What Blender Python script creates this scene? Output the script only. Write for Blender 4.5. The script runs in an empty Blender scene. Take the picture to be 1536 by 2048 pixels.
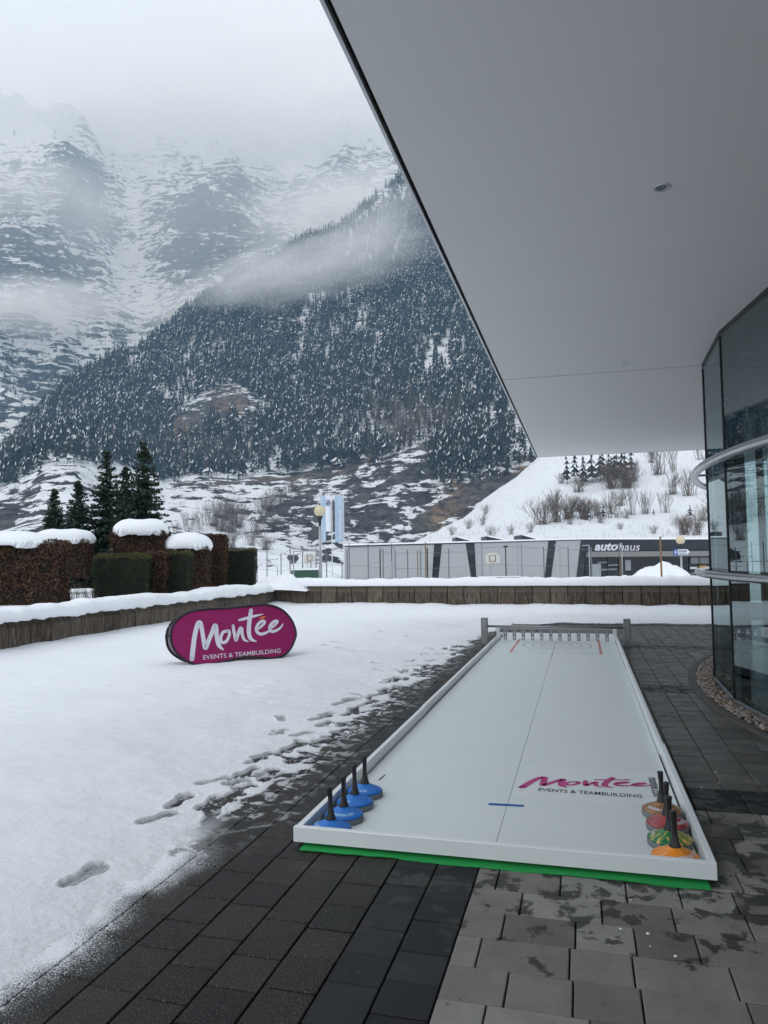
import bpy, bmesh, math, random
import numpy as np
from mathutils import Vector, Matrix
random.seed(7); rng = np.random.default_rng(11)
PI = math.pi
SC = bpy.context.scene
COL = SC.collection

# ------------------------------------------------------------------ camera
FPX, YAW, PITCH, ROLL, EYE = 1482.776, math.radians(14.8802), math.radians(3.4926), math.radians(-0.70196), 1.5
fw = np.array([-math.sin(YAW)*math.cos(PITCH), math.cos(YAW)*math.cos(PITCH), math.sin(PITCH)])
r0 = np.array([math.cos(YAW), math.sin(YAW), 0.0]); u0 = np.cross(r0, fw)
rt = r0*math.cos(ROLL)+u0*math.sin(ROLL); up = -r0*math.sin(ROLL)+u0*math.cos(ROLL)
cam = bpy.data.cameras.new('camera'); camo = bpy.data.objects.new('camera', cam); COL.objects.link(camo)
cam.sensor_fit = 'VERTICAL'; cam.sensor_height = 36; cam.lens = 36*FPX/2048
cam.clip_start = 0.05; cam.clip_end = 30000
M = Matrix(((rt[0], up[0], -fw[0], 0), (rt[1], up[1], -fw[1], 0), (rt[2], up[2], -fw[2], EYE), (0, 0, 0, 1)))
camo.matrix_world = M
SC.camera = camo

# ------------------------------------------------------------------ sky, sun, exposure
world = bpy.data.worlds.new("World"); SC.world = world; world.use_nodes = True
wn = world.node_tree; wn.nodes.clear()
sky = wn.nodes.new('ShaderNodeTexSky'); sky.sky_type = 'NISHITA'; sky.sun_disc = False
SUN_EL, SUN_AZ = math.radians(42), math.radians(205)      # azimuth clockwise from +Y
sky.sun_elevation = SUN_EL; sky.sun_rotation = SUN_AZ
b1 = wn.nodes.new('ShaderNodeBackground'); b1.inputs['Strength'].default_value = 0.10
wn.links.new(sky.outputs[0], b1.inputs[0])
tc = wn.nodes.new('ShaderNodeTexCoord'); mp = wn.nodes.new('ShaderNodeMapping'); mp.inputs['Scale'].default_value = (1.2, 1.2, 2.6)
nz = wn.nodes.new('ShaderNodeTexNoise'); nz.inputs['Scale'].default_value = 1.7; nz.inputs['Detail'].default_value = 5; nz.inputs['Roughness'].default_value = 0.5
wn.links.new(tc.outputs['Generated'], mp.inputs[0]); wn.links.new(mp.outputs[0], nz.inputs['Vector'])
cr = wn.nodes.new('ShaderNodeValToRGB'); cr.color_ramp.elements[0].position = 0.32; cr.color_ramp.elements[1].position = 0.68
cr.color_ramp.elements[0].color = (0.655, 0.755, 0.86, 1); cr.color_ramp.elements[1].color = (0.77, 0.82, 0.875, 1)
wn.links.new(nz.outputs['Fac'], cr.inputs[0])
b2 = wn.nodes.new('ShaderNodeBackground'); b2.inputs['Strength'].default_value = 1.30
wn.links.new(cr.outputs[0], b2.inputs[0])
mx = wn.nodes.new('ShaderNodeMixShader'); mx.inputs[0].default_value = 0.90
wn.links.new(b1.outputs[0], mx.inputs[1]); wn.links.new(b2.outputs[0], mx.inputs[2])
wo = wn.nodes.new('ShaderNodeOutputWorld'); wn.links.new(mx.outputs[0], wo.inputs[0])
sl = bpy.data.lights.new('sun', 'SUN'); sl.energy = 0.75; sl.angle = math.radians(40); sl.color = (1.0, 0.97, 0.92)
so = bpy.data.objects.new('sun', sl); COL.objects.link(so)
sd = Vector((math.sin(SUN_AZ)*math.cos(SUN_EL), math.cos(SUN_AZ)*math.cos(SUN_EL), math.sin(SUN_EL)))
so.rotation_euler = sd.to_track_quat('Z', 'Y').to_euler(); so.location = (0, -10, 30)
SC.view_settings.view_transform = 'Standard'; SC.view_settings.look = 'None'
SC.view_settings.exposure = 0.0; SC.view_settings.gamma = 1.0; SC.view_settings.use_curve_mapping = False
cy = SC.cycles
cy.max_bounces = 12; cy.diffuse_bounces = 3; cy.glossy_bounces = 4; cy.transmission_bounces = 4
cy.volume_bounces = 10; cy.transparent_max_bounces = 10; cy.use_denoising = True
cy.sample_clamp_indirect = 8; cy.caustics_reflective = False; cy.caustics_refractive = False
cy.volume_max_steps = 64

# ------------------------------------------------------------------ helpers
def ray(x, y): return rt*((x-768)/FPX) - up*((y-1024)/FPX) + fw
EYEV = np.array([0, 0, EYE])
def pd(x, y, d): return EYEV + ray(x, y)*d
def atz(x, y, z): d = ray(x, y); return EYEV + d*((z-EYE)/d[2])
def aty(x, y, Y): d = ray(x, y); return EYEV + d*(Y/d[1])
def proj(P):
    P = np.asarray(P, float)-EYEV; z = P@fw
    return 768+FPX*(P@rt)/z, 1024-FPX*(P@up)/z

def hsh(i, j, s):
    n = (i*374761393 + j*668265263 + s*2147483647*3 + 1013904223*s) & 0xffffffff
    n = ((n ^ (n >> 13))*1274126177) & 0xffffffff
    n = (n ^ (n >> 16)) & 0xffffffff
    return n/4294967295.0
def vnoise(x, y, s=0):
    x = np.asarray(x, float); y = np.asarray(y, float)
    xi = np.floor(x).astype(np.int64); yi = np.floor(y).astype(np.int64); xf = x-xi; yf = y-yi
    u = xf*xf*xf*(xf*(xf*6-15)+10); v = yf*yf*yf*(yf*(yf*6-15)+10)
    a = hsh(xi, yi, s); b = hsh(xi+1, yi, s); c = hsh(xi, yi+1, s); d = hsh(xi+1, yi+1, s)
    return (a*(1-u)+b*u)*(1-v)+(c*(1-u)+d*u)*v
def fbm(x, y, o=4, s=0, g=0.5):
    t = 0; a = 1.0; n = 0
    for k in range(o):
        t = t+a*(vnoise(x*2**k, y*2**k, s+k*17)*2-1); n += a; a *= g
    return t/n
def sstep(a, b, x): t = np.clip((x-a)/(b-a), 0, 1); return t*t*(3-2*t)

class MB:
    def __init__(s): s.v = []; s.f = []; s.m = []
    def add(s, vs, fs, m=0):
        o = len(s.v); s.v.extend([tuple(map(float, q)) for q in vs]); s.f.extend([tuple(i+o for i in f) for f in fs]); s.m.extend([m]*len(fs)); return s
    def box(s, x0, x1, y0, y1, z0, z1, m=0, ch=0.0):
        if ch <= 0:
            vs = [(x, y, z) for z in (z0, z1) for y in (y0, y1) for x in (x0, x1)]
            fs = [(0, 2, 3, 1), (4, 5, 7, 6), (0, 1, 5, 4), (2, 6, 7, 3), (0, 4, 6, 2), (1, 3, 7, 5)]
            return s.add(vs, fs, m)
        c = ch                                  # chamfered top edge and corners
        def ring(x0, x1, y0, y1, z, k): return [(x0+k, y0, z), (x1-k, y0, z), (x1, y0+k, z), (x1, y1-k, z), (x1-k, y1, z), (x0+k, y1, z), (x0, y1-k, z), (x0, y0+k, z)]
        a = ring(x0, x1, y0, y1, z0, c); b = ring(x0, x1, y0, y1, z1-c, c); t = ring(x0+c, x1-c, y0+c, y1-c, z1, c*.6)
        fs = [(i, (i+1) % 8, 8+(i+1) % 8, 8+i) for i in range(8)]+[(8+i, 8+(i+1) % 8, 16+(i+1) % 8, 16+i) for i in range(8)]+[tuple(range(16, 24)), tuple(range(7, -1, -1))]
        return s.add(a+b+t, fs, m)
    def tube(s, pts, rad, n=8, m=0, cap=True, ref=None):
        pts = [np.array(p, float) for p in pts]
        if not hasattr(rad, '__len__'): rad = [rad]*len(pts)
        vs = []; fs = []
        for i, p in enumerate(pts):
            t = pts[min(i+1, len(pts)-1)]-pts[max(i-1, 0)]; t = t/(np.linalg.norm(t)+1e-9)
            a = np.array(ref if ref is not None else ((0, 0, 1) if abs(t[2]) < .9 else (1, 0, 0)), float)
            e1 = np.cross(t, a); e1 /= np.linalg.norm(e1)+1e-9; e2 = np.cross(t, e1)
            for k in range(n):
                q = 2*PI*k/n+PI/n; vs.append(p+(e1*math.cos(q)+e2*math.sin(q))*rad[i])
        for i in range(len(pts)-1):
            for k in range(n): fs.append((i*n+k, (i+1)*n+k, (i+1)*n+(k+1) % n, i*n+(k+1) % n))
        if cap: fs.append(tuple(range(n))); fs.append(tuple(range((len(pts)-1)*n+n-1, (len(pts)-1)*n-1, -1)))
        return s.add(vs, fs, m)
    def lathe(s, prof, n=24, m=0, c=(0, 0, 0), off=None):
        vs = []; fs = []
        for j, (r, z) in enumerate(prof):
            ox, oy = off(z) if off else (0, 0)
            for k in range(n):
                a = 2*PI*k/n; vs.append((c[0]+ox+r*math.cos(a), c[1]+oy+r*math.sin(a), c[2]+z))
        for j in range(len(prof)-1):
            for k in range(n): fs.append((j*n+k, j*n+(k+1) % n, (j+1)*n+(k+1) % n, (j+1)*n+k))
        if prof[0][0] > 1e-5: fs.append(tuple(range(n-1, -1, -1)))
        if prof[-1][0] > 1e-5: fs.append(tuple(range((len(prof)-1)*n, len(prof)*n)))
        return s.add(vs, fs, m)
    def prism(s, poly, axis, a, b, m=0):
        """extrude a 2D polygon (list of (p,q)) along axis 0=x,1=y,2=z from a to b"""
        n = len(poly)
        def P(p, q, t): return {0: (t, p, q), 1: (p, t, q), 2: (p, q, t)}[axis]
        vs = [P(p, q, a) for p, q in poly]+[P(p, q, b) for p, q in poly]
        fs = [tuple(range(n-1, -1, -1)), tuple(range(n, 2*n))]+[(i, (i+1) % n, n+(i+1) % n, n+i) for i in range(n)]
        return s.add(vs, fs, m)
    def hexa(s, b4, t4, m=0):
        return s.add(list(b4)+list(t4), [(3, 2, 1, 0), (4, 5, 6, 7)]+[(i, (i+1) % 4, 4+(i+1) % 4, 4+i) for i in range(4)], m)
    def build(s, name, mats, parent=None, loc=None, smooth=False, recalc=False):
        me = bpy.data.meshes.new(name); me.from_pydata(s.v, [], s.f)
        if not isinstance(mats, (list, tuple)): mats = [mats]
        for q in mats: me.materials.append(q)
        if len(mats) > 1: me.polygons.foreach_set('material_index', s.m)
        if smooth: me.polygons.foreach_set('use_smooth', [True]*len(me.polygons))
        if recalc:
            bm = bmesh.new(); bm.from_mesh(me); bmesh.ops.recalc_face_normals(bm, faces=bm.faces); bm.to_mesh(me); bm.free()
        me.update()
        return link(name, me, parent, loc)
def link(name, me, parent=None, loc=None):
    o = bpy.data.objects.new(name, me); COL.objects.link(o)
    if parent: o.parent = parent
    if loc is not None: o.location = tuple(map(float, loc))
    return o
def npmesh(name, V, F, mats, parent=None, midx=None, smooth=False, loc=None):
    V = np.asarray(V, np.float32); F = np.asarray(F, np.int32); k = F.shape[1]
    me = bpy.data.meshes.new(name); me.vertices.add(len(V)); me.vertices.foreach_set('co', V.ravel())
    me.loops.add(F.size); me.loops.foreach_set('vertex_index', F.ravel())
    me.polygons.add(len(F)); me.polygons.foreach_set('loop_start', np.arange(0, F.size, k, dtype=np.int32))
    try: me.polygons.foreach_set('loop_total', np.full(len(F), k, np.int32))
    except Exception: pass
    if not isinstance(mats, (list, tuple)): mats = [mats]
    for q in mats: me.materials.append(q)
    if midx is not None: me.polygons.foreach_set('material_index', np.asarray(midx, np.int32))
    if smooth: me.polygons.foreach_set('use_smooth', np.ones(len(F), bool))
    me.update(calc_edges=True); me.validate()
    return link(name, me, parent, loc)
def attr(o, name, arr):
    a = o.data.attributes.new(name, 'FLOAT', 'POINT'); a.data.foreach_set('value', np.asarray(arr, np.float32).ravel())
def gridfaces(nr, nc):
    i = np.arange(nr-1)[:, None]*nc+np.arange(nc-1)[None, :]
    return np.stack([i, i+1, i+nc+1, i+nc], -1).reshape(-1, 4)
def tag(o, label=None, cat=None, group=None, kind=None):
    if label: o['label'] = label
    if cat: o['category'] = cat
    if group: o['group'] = group
    if kind: o['kind'] = kind
    return o
def thing(name, loc, label, cat, group=None, rz=0):
    o = bpy.data.objects.new(name, None); COL.objects.link(o); o.location = tuple(map(float, loc)); o.rotation_euler = (0, 0, rz)
    o.empty_display_size = .1
    return tag(o, label, cat, group)
def dup(root, loc, rz=None, label=None, scale=None):
    r = root.copy(); COL.objects.link(r); r.location = tuple(map(float, loc))
    if rz is not None: r.rotation_euler = (0, 0, rz)
    if scale is not None: r.scale = scale if hasattr(scale, '__len__') else (scale,)*3
    if label: r['label'] = label
    for ch in list(root.children):
        c = ch.copy(); COL.objects.link(c); c.parent = r
        for g in list(ch.children):
            d = g.copy(); COL.objects.link(d); d.parent = c
    return r
def grab(ob):
    COL.objects.link(ob); dg = bpy.context.evaluated_depsgraph_get()
    me = bpy.data.meshes.new_from_object(ob.evaluated_get(dg))
    V = [tuple(v.co) for v in me.vertices]; F = [tuple(p.vertices) for p in me.polygons]
    d = ob.data; bpy.data.objects.remove(ob); bpy.data.curves.remove(d); bpy.data.meshes.remove(me)
    return V, F
def text2d(s, size=1.0, bold=0.0, shear=0.0, space=1.0, extrude=0.0, res=3, ax='LEFT'):
    cu = bpy.data.curves.new('t', 'FONT'); cu.body = s; cu.size = size; cu.offset = bold*size; cu.shear = shear
    cu.space_character = space; cu.extrude = extrude; cu.resolution_u = res; cu.align_x = ax
    return grab(bpy.data.objects.new('t', cu))
def fill2d(polys, extrude=0.0):
    cu = bpy.data.curves.new('c', 'CURVE'); cu.dimensions = '2D'; cu.fill_mode = 'BOTH'; cu.extrude = extrude
    for P in polys:
        sp = cu.splines.new('POLY'); sp.points.add(len(P)-1)
        for q, (x, y) in zip(sp.points, P): q.co = (x, y, 0, 1)
        sp.use_cyclic_u = True
    return grab(bpy.data.objects.new('c', cu))
def circ(cx, cy_, r, n=14): return [(cx+r*math.cos(2*PI*k/n), cy_+r*math.sin(2*PI*k/n)) for k in range(n)]
def catmull(P, n=6):
    P = np.asarray(P, float); Q = np.vstack([2*P[0]-P[1], P, 2*P[-1]-P[-2]]); out = []
    for i in range(1, len(Q)-2):
        for k in range(n):
            t = k/n; a, b, c, d = Q[i-1], Q[i], Q[i+1], Q[i+2]
            out.append(.5*((2*b)+(-a+c)*t+(2*a-5*b+4*c-d)*t*t+(-a+3*b-3*c+d)*t**3))
    out.append(Q[-2]); return np.array(out)
def brush(P, n=6):
    """brush stroke through (x, y, width) points -> 2D ribbon with round ends"""
    C = catmull(P, n); V = []; F = []
    t = np.gradient(C[:, :2], axis=0); t /= np.linalg.norm(t, axis=1)[:, None]+1e-9
    nn = np.stack([-t[:, 1], t[:, 0]], 1); w = C[:, 2:3]/2
    L = C[:, :2]+nn*w; R_ = C[:, :2]-nn*w; k = len(C)
    V = [tuple(a) for a in L]+[tuple(a) for a in R_]; F = [(i, i+1, k+i+1, k+i) for i in range(k-1)]
    for e in (0, k-1):
        o = len(V); V += circ(C[e, 0], C[e, 1], C[e, 2]/2, 12); F.append(tuple(range(o, o+12)))
    return V, F

# ------------------------------------------------------------------ material helpers
def newmat(name):
    m = bpy.data.materials.new(name); m.use_nodes = True; nt = m.node_tree; nt.nodes.clear()
    out = nt.nodes.new('ShaderNodeOutputMaterial'); return m, nt, out
def nd(nt, typ, out=0, props=None, **ins):
    n = nt.nodes.new('ShaderNode'+typ)
    for k, v in (props or {}).items(): setattr(n, k, v)
    for k, v in ins.items():
        key = int(k[1:]) if k[0] == '_' and k[1:].isdigit() else k.replace('_', ' ')
        s = n.inputs[key]
        if isinstance(v, bpy.types.NodeSocket): nt.links.new(v, s)
        else:
            if s.type == 'RGBA' and len(v) == 3: v = (*v, 1)
            s.default_value = v
    return n.outputs[out] if out is not None else n
def math_(nt, op, a, b=0.0, c=0.0, clamp=False): return nd(nt, 'Math', props=dict(operation=op, use_clamp=clamp), _0=a, _1=b, _2=c)
def ramp(nt, fac, stops, interp='LINEAR'):
    n = nt.nodes.new('ShaderNodeValToRGB'); e = n.color_ramp.elements; n.color_ramp.interpolation = interp
    while len(e) < len(stops): e.new(0.5)
    for q, (p, c) in zip(e, stops):
        q.position = p; q.color = (c, c, c, 1) if not hasattr(c, '__len__') else (*c[:3], 1)
    nt.links.new(fac, n.inputs[0]); return n.outputs[0]
def mixc(nt, fac, a, b, bt='MIX'):
    n = nt.nodes.new('ShaderNodeMix'); n.data_type = 'RGBA'; n.blend_type = bt
    for s, v in ((n.inputs[0], fac), (n.inputs[6], a), (n.inputs[7], b)):
        if isinstance(v, bpy.types.NodeSocket): nt.links.new(v, s)
        else: s.default_value = (*v, 1) if hasattr(v, '__len__') and len(v) == 3 else v
    return n.outputs[2]
def noise(nt, scale, detail=3, rough=.55, vec=None, dist=0.0, out=0):
    n = nt.nodes.new('ShaderNodeTexNoise'); n.inputs['Scale'].default_value = scale; n.inputs['Detail'].default_value = detail
    n.inputs['Roughness'].default_value = rough; n.inputs['Distortion'].default_value = dist
    if vec is not None: nt.links.new(vec, n.inputs['Vector'])
    return n.outputs[out]
def wpos(nt): return nd(nt, 'NewGeometry', out='Position') if False else nt_geo(nt).outputs['Position']
def nt_geo(nt):
    for n in nt.nodes:
        if n.type == 'NEW_GEOMETRY': return n
    return nt.nodes.new('ShaderNodeNewGeometry')
def objc(nt): return nd(nt, 'TexCoord', out=None).outputs['Object']
def mapv(nt, vec, scale=(1, 1, 1), rot=(0, 0, 0), loc=(0, 0, 0)): return nd(nt, 'Mapping', Vector=vec, Scale=scale, Rotation=rot, Location=loc)
def bump(nt, h, strength=.3, dist=.01): return nd(nt, 'Bump', Strength=strength, Distance=dist, Height=h)
def bsdf(nt, out, color, rough=.5, metal=0.0, normal=None, spec=.5, **kw):
    ins = dict(Base_Color=color, Roughness=rough, Metallic=metal, **kw)
    n = nd(nt, 'BsdfPrincipled', out=None, **ins); n.inputs['Specular IOR Level'].default_value = spec
    if normal is not None: nt.links.new(normal, n.inputs['Normal'])
    nt.links.new(n.outputs[0], out.inputs[0]); return n
def simple(name, color, rough=.5, metal=0.0, var=.12, scale=8.0, bmp=0.0, bscale=60.0, spec=.5, bdist=.004):
    m, nt, out = newmat(name); v = objc(nt)
    n1 = noise(nt, scale, 4, .6, v); c = mixc(nt, n1, tuple(x*(1-var) for x in color), tuple(min(1, x*(1+var)) for x in color))
    nrm = bump(nt, noise(nt, bscale, 3, .6, v), bmp, bdist) if bmp > 0 else None
    rr = math_(nt, 'MULTIPLY_ADD', n1, .16, rough-.08)
    bsdf(nt, out, c, rr, metal, nrm, spec); return m

def mat_snow(name='snow', scale=1.0, slush=False):
    m, nt, out = newmat(name); p = wpos(nt)
    n1 = noise(nt, .8*scale, 4, .6, p); n2 = noise(nt, 60*scale, 3, .7, p); n3 = noise(nt, 7*scale, 3, .5, p)
    c = mixc(nt, n1, (.80, .82, .85), (.88, .89, .91))
    if slush:
        s = nd(nt, 'Attribute', out='Fac', props=dict(attribute_name='slush'))
        g = math_(nt, 'MULTIPLY', s, ramp(nt, noise(nt, 90, 3, .7, p), [(.30, .55), (.62, 1.0)]), clamp=True)
        c = mixc(nt, g, c, (.12, .125, .135))
    h = math_(nt, 'MULTIPLY_ADD', n3, .8, n2)
    bsdf(nt, out, c, .62, 0, bump(nt, h, .25, .02/scale), .3); return m
SNOW = mat_snow('snow', 1.0); SNOWG = mat_snow('trodden_snow', 1.0, True); SNOWF = mat_snow('hill_snow', .05)

def snow_dust(nt, p):
    """mask of blown snow grains lying on the paving next to the snow field (position of the real dusting)"""
    s = nd(nt, 'SeparateXYZ', out=None, Vector=p)
    wob = noise(nt, 2.2, 3, .6, p)
    x = math_(nt, 'ADD', s.outputs['X'], math_(nt, 'MULTIPLY_ADD', wob, .5, -.25))
    m = math_(nt, 'DIVIDE', math_(nt, 'SUBTRACT', -1.70, x), .50, clamp=True)
    far = math_(nt, 'DIVIDE', math_(nt, 'SUBTRACT', 4.1, s.outputs['Y']), .6, clamp=True)      # only the nearer stretch is dusted
    slushm = ramp(nt, noise(nt, 9, 4, .65, p, .6), [(.52, 0), (.60, 1)])
    g = noise(nt, 170, 2, .8, p)
    fine = math_(nt, 'MULTIPLY_ADD', math_(nt, 'ADD', g, math_(nt, 'MULTIPLY_ADD', m, .72, -.78)), 6.0, 0.0, clamp=True)
    m2 = math_(nt, 'DIVIDE', math_(nt, 'SUBTRACT', -1.62, x), .30, clamp=True)
    wet = math_(nt, 'MULTIPLY', math_(nt, 'MULTIPLY', slushm, m2), .55)
    a = math_(nt, 'MULTIPLY', fine, far); b = math_(nt, 'MULTIPLY', wet, math_(nt, 'SUBTRACT', 1.0, far))
    return math_(nt, 'MAXIMUM', a, b)
def mat_slab(name, dark, light, rough, speck=0.0, stain=0.0, random_attr=False):
    m, nt, out = newmat(name); p = wpos(nt)
    if random_attr: rnd = nd(nt, 'Attribute', out='Fac', props=dict(attribute_name='rnd'))
    else: rnd = nd(nt, 'ObjectInfo', out='Random')
    base = mixc(nt, rnd, dark, light)
    n1 = noise(nt, 5, 5, .65, p); base = mixc(nt, .65, base, mixc(nt, n1, (.35, .35, .35), (1.55, 1.52, 1.5)), 'MULTIPLY')
    grain = noise(nt, 320, 2, .6, p)
    base = mixc(nt, .5, base, ramp(nt, grain, [(.3, .55), (.7, 1.5)]), 'MULTIPLY')
    rgh = rough
    if stain > 0:
        sx = nd(nt, 'SeparateXYZ', out=None, Vector=p)
        near = math_(nt, 'SUBTRACT', 1.0, math_(nt, 'DIVIDE', math_(nt, 'SUBTRACT', 3.75, sx.outputs['Y']), 1.5, clamp=True))
        w = noise(nt, 6.5, 4, .62, p, .25)
        st = math_(nt, 'MULTIPLY_ADD', math_(nt, 'ADD', w, math_(nt, 'MULTIPLY_ADD', near, .21, -.69)), 24, 0, clamp=True)
        base = mixc(nt, math_(nt, 'MULTIPLY', st, stain), base, (.028, .027, .024))
        rgh = math_(nt, 'MULTIPLY_ADD', st, -.2, rough)
    if speck > 0:
        sp = ramp(nt, noise(nt, 210, 1, .5, p), [(.63, 0), (.70, 1)])
        base = mixc(nt, math_(nt, 'MULTIPLY', sp, speck), base, (.30, .29, .27))
    d = snow_dust(nt, p); base = mixc(nt, d, base, (.82, .84, .87))
    h = math_(nt, 'MULTIPLY_ADD', d, 1.2, grain)
    bsdf(nt, out, base, rgh, 0, bump(nt, h, .35, .003), .18); return m
def rockwall(name):
    m, nt, out = newmat(name); p = objc(nt); rnd = nd(nt, 'ObjectInfo', out='Random')
    off = nd(nt, 'CombineXYZ', X=math_(nt, 'MULTIPLY', rnd, 37.0), Y=math_(nt, 'MULTIPLY', rnd, 11.0)); q = nd(nt, 'VectorMath', props=dict(operation='ADD'), _0=p, _1=off)
    c = mixc(nt, rnd, (.085, .062, .045), (.15, .118, .09))
    streak = noise(nt, 5, 5, .65, mapv(nt, q, (4.0, 4.0, .55)))
    c = mixc(nt, ramp(nt, streak, [(.38, 0), (.62, 1)]), mixc(nt, .8, c, (.30, .28, .27), 'MULTIPLY'), c)
    pale = noise(nt, 3.2, 5, .7, mapv(nt, q, (5, 5, 1.2), loc=(3, 7, 1)))
    low = nd(nt, 'SeparateXYZ', out='Z', Vector=p)
    lm = ramp(nt, low, [(.0, .9), (.38, .45), (.55, .1)])
    c = mixc(nt, math_(nt, 'MULTIPLY', ramp(nt, pale, [(.52, 0), (.66, 1)]), lm), c, (.24, .22, .19))
    c = mixc(nt, ramp(nt, low, [(.50, 0), (.53, .35)]), c, (.15, .125, .105))
    f = noise(nt, 60, 4, .7, q)
    c = mixc(nt, .5, c, ramp(nt, f, [(.3, .6), (.7, 1.35)]), 'MULTIPLY')
    bsdf(nt, out, c, .8, 0, bump(nt, math_(nt, 'ADD', f, streak), .5, .01), .3); return m

def mat_mountain(name, sc=1.0, tilt=0.35, warm=True):
    m, nt, out = newmat(name); p = wpos(nt); g = nt_geo(nt)
    nz_ = nd(nt, 'SeparateXYZ', out='Z', Vector=g.outputs['Normal'])
    rock = nd(nt, 'Attribute', out='Fac', props=dict(attribute_name='rock'))
    och = nd(nt, 'Attribute', out='Fac', props=dict(attribute_name='ochre'))
    strata = noise(nt, .05/sc, 7, .68, mapv(nt, p, (.9, .9, 4.6), rot=(0, tilt, .26)), .5)
    fine = noise(nt, .16/sc, 6, .72, p); big = noise(nt, .012/sc, 4, .55, p)
    rc = mixc(nt, ramp(nt, math_(nt, 'MULTIPLY_ADD', strata, .5, math_(nt, 'MULTIPLY', fine, .5)), [(.40, 0), (.58, 1)]), (.014, .015, .018), (.125, .117, .112))
    rc = mixc(nt, math_(nt, 'MULTIPLY', och, ramp(nt, fine, [(.42, .1), (.56, 1)])), rc, mixc(nt, fine, (.20, .13, .085), (.36, .24, .15)))
    e = math_(nt, 'MULTIPLY_ADD', strata, 4.6, -2.3+.38)
    e = math_(nt, 'ADD', e, math_(nt, 'MULTIPLY_ADD', fine, 1.9, -.95)); e = math_(nt, 'ADD', e, math_(nt, 'MULTIPLY_ADD', nz_, 1.0, -.8)); e = math_(nt, 'ADD', e, math_(nt, 'MULTIPLY_ADD', big, 1.0, -.5))
    e = math_(nt, 'SUBTRACT', e, math_(nt, 'MULTIPLY', rock, 1.25))
    sf = math_(nt, 'MULTIPLY_ADD', e, 6.5, 0.5, clamp=True)
    c = mixc(nt, sf, rc, (.84, .86, .89))
    hgt = math_(nt, 'ADD', strata, math_(nt, 'MULTIPLY', fine, .6))
    bsdf(nt, out, c, .85, 0, bump(nt, hgt, .8, 5.0*sc), .2); return m

def leafmat(name, c1, c2, rough=.6, scale=40):
    m, nt, out = newmat(name); p = wpos(nt); n = noise(nt, scale, 3, .7, p); n2 = noise(nt, scale*.08, 2, .5, p)
    c = mixc(nt, n, c1, c2); c = mixc(nt, .6, c, ramp(nt, n2, [(.3, .6), (.7, 1.4)]), 'MULTIPLY')
    bsdf(nt, out, c, rough, 0, None, .3); return m

def flat(name, color, rough=.5, metal=0.0, spec=.5): return simple(name, color, rough, metal, .05, 15, 0, spec=spec)

MT = {}
MT['dark'] = mat_slab('dark_wet_slab', (.008, .0068, .0056), (.024, .0200, .016), .42, .6, 0)
MT['band'] = mat_slab('anthracite_slab', (.013, .0135, .016), (.030, .031, .035), .6, .10, .9)
MT['light'] = mat_slab('grey_slab', (.130, .121, .107), (.265, .258, .245), .62, .05, .88)
MT['walk'] = mat_slab('damp_grey_slab', (.085, .080, .072), (.150, .145, .136), .55, .05, .5)
MTJ = {k: mat_slab(k+'_slab_field', *a, random_attr=True) for k, a in dict(
    dark=((.008, .0068, .0056), (.024, .0200, .016), .42, .6, 0), band=((.013, .0135, .016), (.030, .031, .035), .6, .10, .9),
    light=((.130, .121, .107), (.265, .258, .245), .62, .05, .88), walk=((.085, .080, .072), (.150, .145, .136), .55, .05, .5)).items()}
BED = mat_slab('joint_sand', (.010, .009, .008), (.012, .011, .010), .9)
SOFF = simple('soffit_paint', (.79, .795, .80), .55, 0, .03, 1.2, .05, 300)
WHITE = simple('white_plastic', (.74, .77, .785), .38, 0, .03, 5)
BEDW = simple('lane_sheet', (.66, .71, .715), .42, 0, .035, 2.5, .03, 150)
CHROME = simple('stainless_steel', (.50, .50, .50), .24, 1.0, .06, 20)
GALV = simple('galvanised_steel', (.36, .38, .40), .45, .6, .12, 6)
GREYST = simple('grey_steel', (.23, .235, .24), .45, .5, .12, 8)
BLACK = simple('black_plastic', (.010, .010, .011), .38, 0, .1, 30)
DARKM = simple('black_metal', (.018, .019, .021), .5, 0, .1, 10)
GREEN = simple('green_fleece', (.010, .30, .065), .85, 0, .15, 30, .4, 250)
LILAC = simple('banner_reverse', (.55, .46, .58), .75, 0, .05, 6)
INK = flat('black_ink', (.015, .017, .022), .5); MAG = flat('magenta_ink', (.46, .022, .19), .45)
WHT = flat('white_ink', (.70, .69, .76), .6); ORG = flat('orange_ink', (.75, .20, .03), .6); RED = flat('red_ink', (.55, .05, .03), .5)
BLUET = flat('blue_tape', (.008, .09, .36), .5); GREYP = flat('grey_plate', (.22, .235, .24), .5)

# ================================================================== TERRAIN
GZ = -1.2
# --- ground sheet: snowed terraces and valley floor to the horizon
def axis_pts(segs):
    a = []
    for s, e, st in segs: a.append(np.arange(s, e, st))
    return np.concatenate(a+[[segs[-1][1]]])
gx = axis_pts([(-3000, -300, 150), (-300, -60, 15), (-60, -20, 2), (-20, -8.9, .4), (-8.9, 14, 1.5), (14, 60, 4), (60, 300, 20), (300, 3000, 150)])
gy = axis_pts([(-300, -60, 40), (-60, -4, 4), (-4, 20.6, .8), (20.6, 40, .5), (40, 100, 2.5), (100, 400, 12), (400, 4200, 140)])
GX, GY = np.meshgrid(gx, gy)
terr_l = sstep(-9.0, -9.3, GX)
hz = GZ + (0.30-GZ)*sstep(48, 24, GY)*sstep(-60, -25, GX)
hz = np.where((GX < -9.0) & (GY < 60), np.maximum(hz, .60-1.8*sstep(24, 60, np.hypot(GX, GY-0))), hz)
hz = hz + .05*fbm(GX*.6, GY*.6, 3, 5)*np.where(np.hypot(GX, GY) < 80, 1, 4)
court = (GX > -9.05) & (GY < 20.75)
hz = np.where(court, -.35, hz)
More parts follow.
